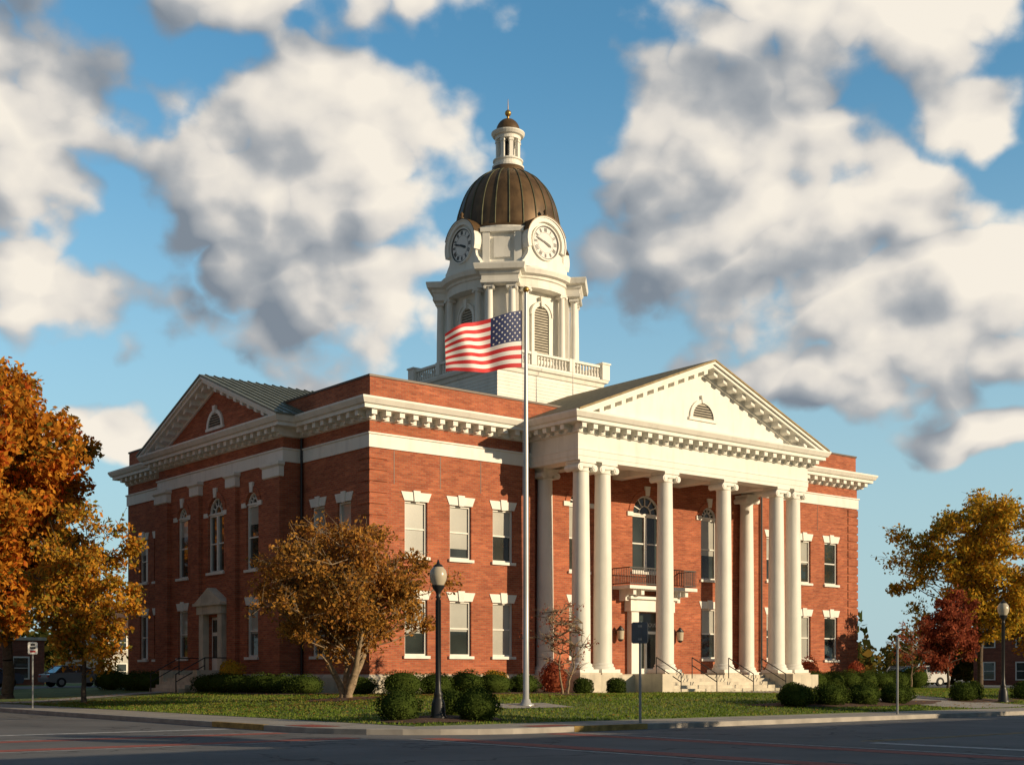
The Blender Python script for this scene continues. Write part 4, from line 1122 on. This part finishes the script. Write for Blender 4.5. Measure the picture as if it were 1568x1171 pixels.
for az, el, rx, rz in blobs:
    c = Vector((math.sin(R(az))*math.cos(R(el)), math.cos(R(az))*math.cos(R(el)), math.sin(R(el))))
    sc = Vector((1/R(rx), 1/R(rx), 1/R(rz)))
    m = N(gt, 'ShaderNodeVectorMath', operation='MULTIPLY'); lk.new(gi.outputs[0], m.inputs[0]); m.inputs[1].default_value = sc
    d = N(gt, 'ShaderNodeVectorMath', operation='DISTANCE'); lk.new(m.outputs[0], d.inputs[0]); d.inputs[1].default_value = (c.x*sc.x, c.y*sc.y, c.z*sc.z)
    if prev is None: prev = d.outputs['Value']
    else:
        mn = N(gt, 'ShaderNodeMath', operation='SMOOTH_MIN'); lk.new(prev, mn.inputs[0]); lk.new(d.outputs['Value'], mn.inputs[1]); mn.inputs[2].default_value = .3
        prev = mn.outputs[0]
inv = N(gt, 'ShaderNodeMath', operation='SUBTRACT'); inv.inputs[0].default_value = 1.0; lk.new(prev, inv.inputs[1])
lk.new(inv.outputs[0], go.inputs[0])

tc = N(nt, 'ShaderNodeTexCoord'); DIR = tc.outputs['Generated']
def math2(op, a, b, clamp=False, c=None):
    n = N(nt, 'ShaderNodeMath', operation=op, use_clamp=clamp)
    for i, q in enumerate((a, b) if c is None else (a, b, c)):
        if isinstance(q, (int, float)): n.inputs[i].default_value = q
        else: nt.links.new(q, n.inputs[i])
    return n.outputs[0]
def vadd(a, b):
    n = N(nt, 'ShaderNodeVectorMath', operation='ADD')
    for i, q in enumerate((a, b)):
        if isinstance(q, tuple): n.inputs[i].default_value = q
        else: nt.links.new(q, n.inputs[i])
    return n.outputs[0]
wn = N(nt, 'ShaderNodeTexNoise'); wn.inputs['Scale'].default_value = 9; wn.inputs['Detail'].default_value = 2
nt.links.new(DIR, wn.inputs['Vector'])
w1 = N(nt, 'ShaderNodeVectorMath', operation='MULTIPLY_ADD'); nt.links.new(wn.outputs['Color'], w1.inputs[0]); w1.inputs[1].default_value = (.14, .14, .11); w1.inputs[2].default_value = (-.07, -.07, -.055)
WD = vadd(DIR, w1.outputs[0])
def shape(v):
    n = nt.nodes.new('ShaderNodeGroup'); n.node_tree = gt; nt.links.new(v, n.inputs[0]); return n.outputs[0]
def billow(v, det, det2):
    n = N(nt, 'ShaderNodeTexNoise'); n.inputs['Scale'].default_value = 12; n.inputs['Detail'].default_value = det; n.inputs['Roughness'].default_value = .50
    m = N(nt, 'ShaderNodeVectorMath', operation='MULTIPLY'); m.inputs[1].default_value = (1, 1, 1.25); nt.links.new(v, m.inputs[0]); nt.links.new(m.outputs[0], n.inputs['Vector'])
    p = N(nt, 'ShaderNodeTexNoise'); p.inputs['Scale'].default_value = 17; p.inputs['Detail'].default_value = det2; p.inputs['Roughness'].default_value = .4
    nt.links.new(m.outputs[0], p.inputs['Vector'])
    ab = math2('ABSOLUTE', math2('SUBTRACT', p.outputs[0], .5), 0.0)
    return math2('MULTIPLY_ADD', ab, 1.0, c=n.outputs[0])
OFF = (.055, 0, .045)
b0 = shape(WD); b1 = shape(vadd(WD, OFF))
ln_ = N(nt, 'ShaderNodeTexNoise'); ln_.inputs['Scale'].default_value = 3.2; ln_.inputs['Detail'].default_value = 1
nt.links.new(DIR, ln_.inputs['Vector'])
bf = math2('MULTIPLY_ADD', ln_.outputs[0], 5.0, c=-2.6)
sy = N(nt, 'ShaderNodeSeparateXYZ'); nt.links.new(DIR, sy.inputs[0])
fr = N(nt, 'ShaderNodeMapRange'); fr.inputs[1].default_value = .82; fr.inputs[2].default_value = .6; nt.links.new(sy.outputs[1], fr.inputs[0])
def mixf(a, b):
    n = N(nt, 'ShaderNodeMix'); nt.links.new(fr.outputs[0], n.inputs[0]); nt.links.new(a, n.inputs[2]); nt.links.new(b, n.inputs[3]); return n.outputs[0]
b0c = math2('MINIMUM', math2('MAXIMUM', mixf(b0, bf), -.9), .8); b1c = math2('MINIMUM', math2('MAXIMUM', mixf(b1, bf), -.9), .8)
n0 = billow(DIR, 6, 2); n1 = billow(vadd(DIR, (.015, 0, .016)), 3, 1)
f0 = math2('MULTIPLY_ADD', n0, 2.1, c=-1.17)
dens = math2('ADD', b0c, f0)
mask = N(nt, 'ShaderNodeMapRange', interpolation_type='SMOOTHSTEP'); mask.inputs[1].default_value = -.08; mask.inputs[2].default_value = .36
nt.links.new(dens, mask.inputs[0])
big = math2('SUBTRACT', b0c, b1c)
fine = math2('SUBTRACT', n0, n1)
lit = math2('ADD', math2('MULTIPLY_ADD', big, .66, c=.46), math2('MULTIPLY', fine, 1.5))
lit = math2('ADD', lit, math2('MULTIPLY', dens, -.10), True)
cr = N(nt, 'ShaderNodeValToRGB'); cr.color_ramp.interpolation = 'LINEAR'; e = cr.color_ramp.elements
e[0].position = 0.05; e[0].color = (.215, .255, .305, 1); e[1].position = .95; e[1].color = (.93, .86, .75, 1)
q = e.new(.40); q.color = (.43, .445, .46, 1)
q = e.new(.66); q.color = (.74, .70, .645, 1)
nt.links.new(lit, cr.inputs[0])
csc = N(nt, 'ShaderNodeVectorMath', operation='SCALE'); nt.links.new(cr.outputs[0], csc.inputs[0]); csc.inputs['Scale'].default_value = 1/STR
tint = N(nt, 'ShaderNodeVectorMath', operation='MULTIPLY'); tint.inputs[1].default_value = (1.15, 1.85, 1.85); nt.links.new(sky.outputs[0], tint.inputs[0])
hz = N(nt, 'ShaderNodeMapRange', interpolation_type='SMOOTHSTEP'); hz.inputs[1].default_value = -.02; hz.inputs[2].default_value = .46; hz.inputs[3].default_value = .95; hz.inputs[4].default_value = 0
nt.links.new(sy.outputs[2], hz.inputs[0])
mh = N(nt, 'ShaderNodeMix', data_type='RGBA'); nt.links.new(hz.outputs[0], mh.inputs[0]); nt.links.new(tint.outputs[0], mh.inputs[6]); mh.inputs[7].default_value = (4.4, 5.9, 6.4, 1)
mx = N(nt, 'ShaderNodeMix', data_type='RGBA'); nt.links.new(mask.outputs[0], mx.inputs[0]); nt.links.new(mh.outputs[2], mx.inputs[6]); nt.links.new(csc.outputs[0], mx.inputs[7])
dk = N(nt, 'ShaderNodeMapRange'); dk.inputs[1].default_value = 0; dk.inputs[2].default_value = 1; dk.inputs[3].default_value = 1; dk.inputs[4].default_value = .42  # dims the sky outside the view to cut fill on the shaded facade
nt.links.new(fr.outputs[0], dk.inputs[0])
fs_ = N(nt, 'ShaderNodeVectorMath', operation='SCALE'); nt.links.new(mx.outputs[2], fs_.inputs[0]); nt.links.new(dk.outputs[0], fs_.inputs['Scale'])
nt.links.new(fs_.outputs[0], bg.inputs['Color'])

cam = bpy.data.cameras.new('camera'); co = bpy.data.objects.new('camera', cam); scene.collection.objects.link(co)
co.location = (0, 0, 1.6); co.rotation_euler = (R(90), 0, 0)
cam.sensor_width = 36; cam.lens = 36*1998/1568; cam.shift_y = (1030-585.5)/1568
cam.clip_end = 6000; cam.clip_start = .1
scene.camera = co
scene.view_settings.view_transform = 'Standard'; scene.view_settings.look = 'None'; scene.view_settings.exposure = 0
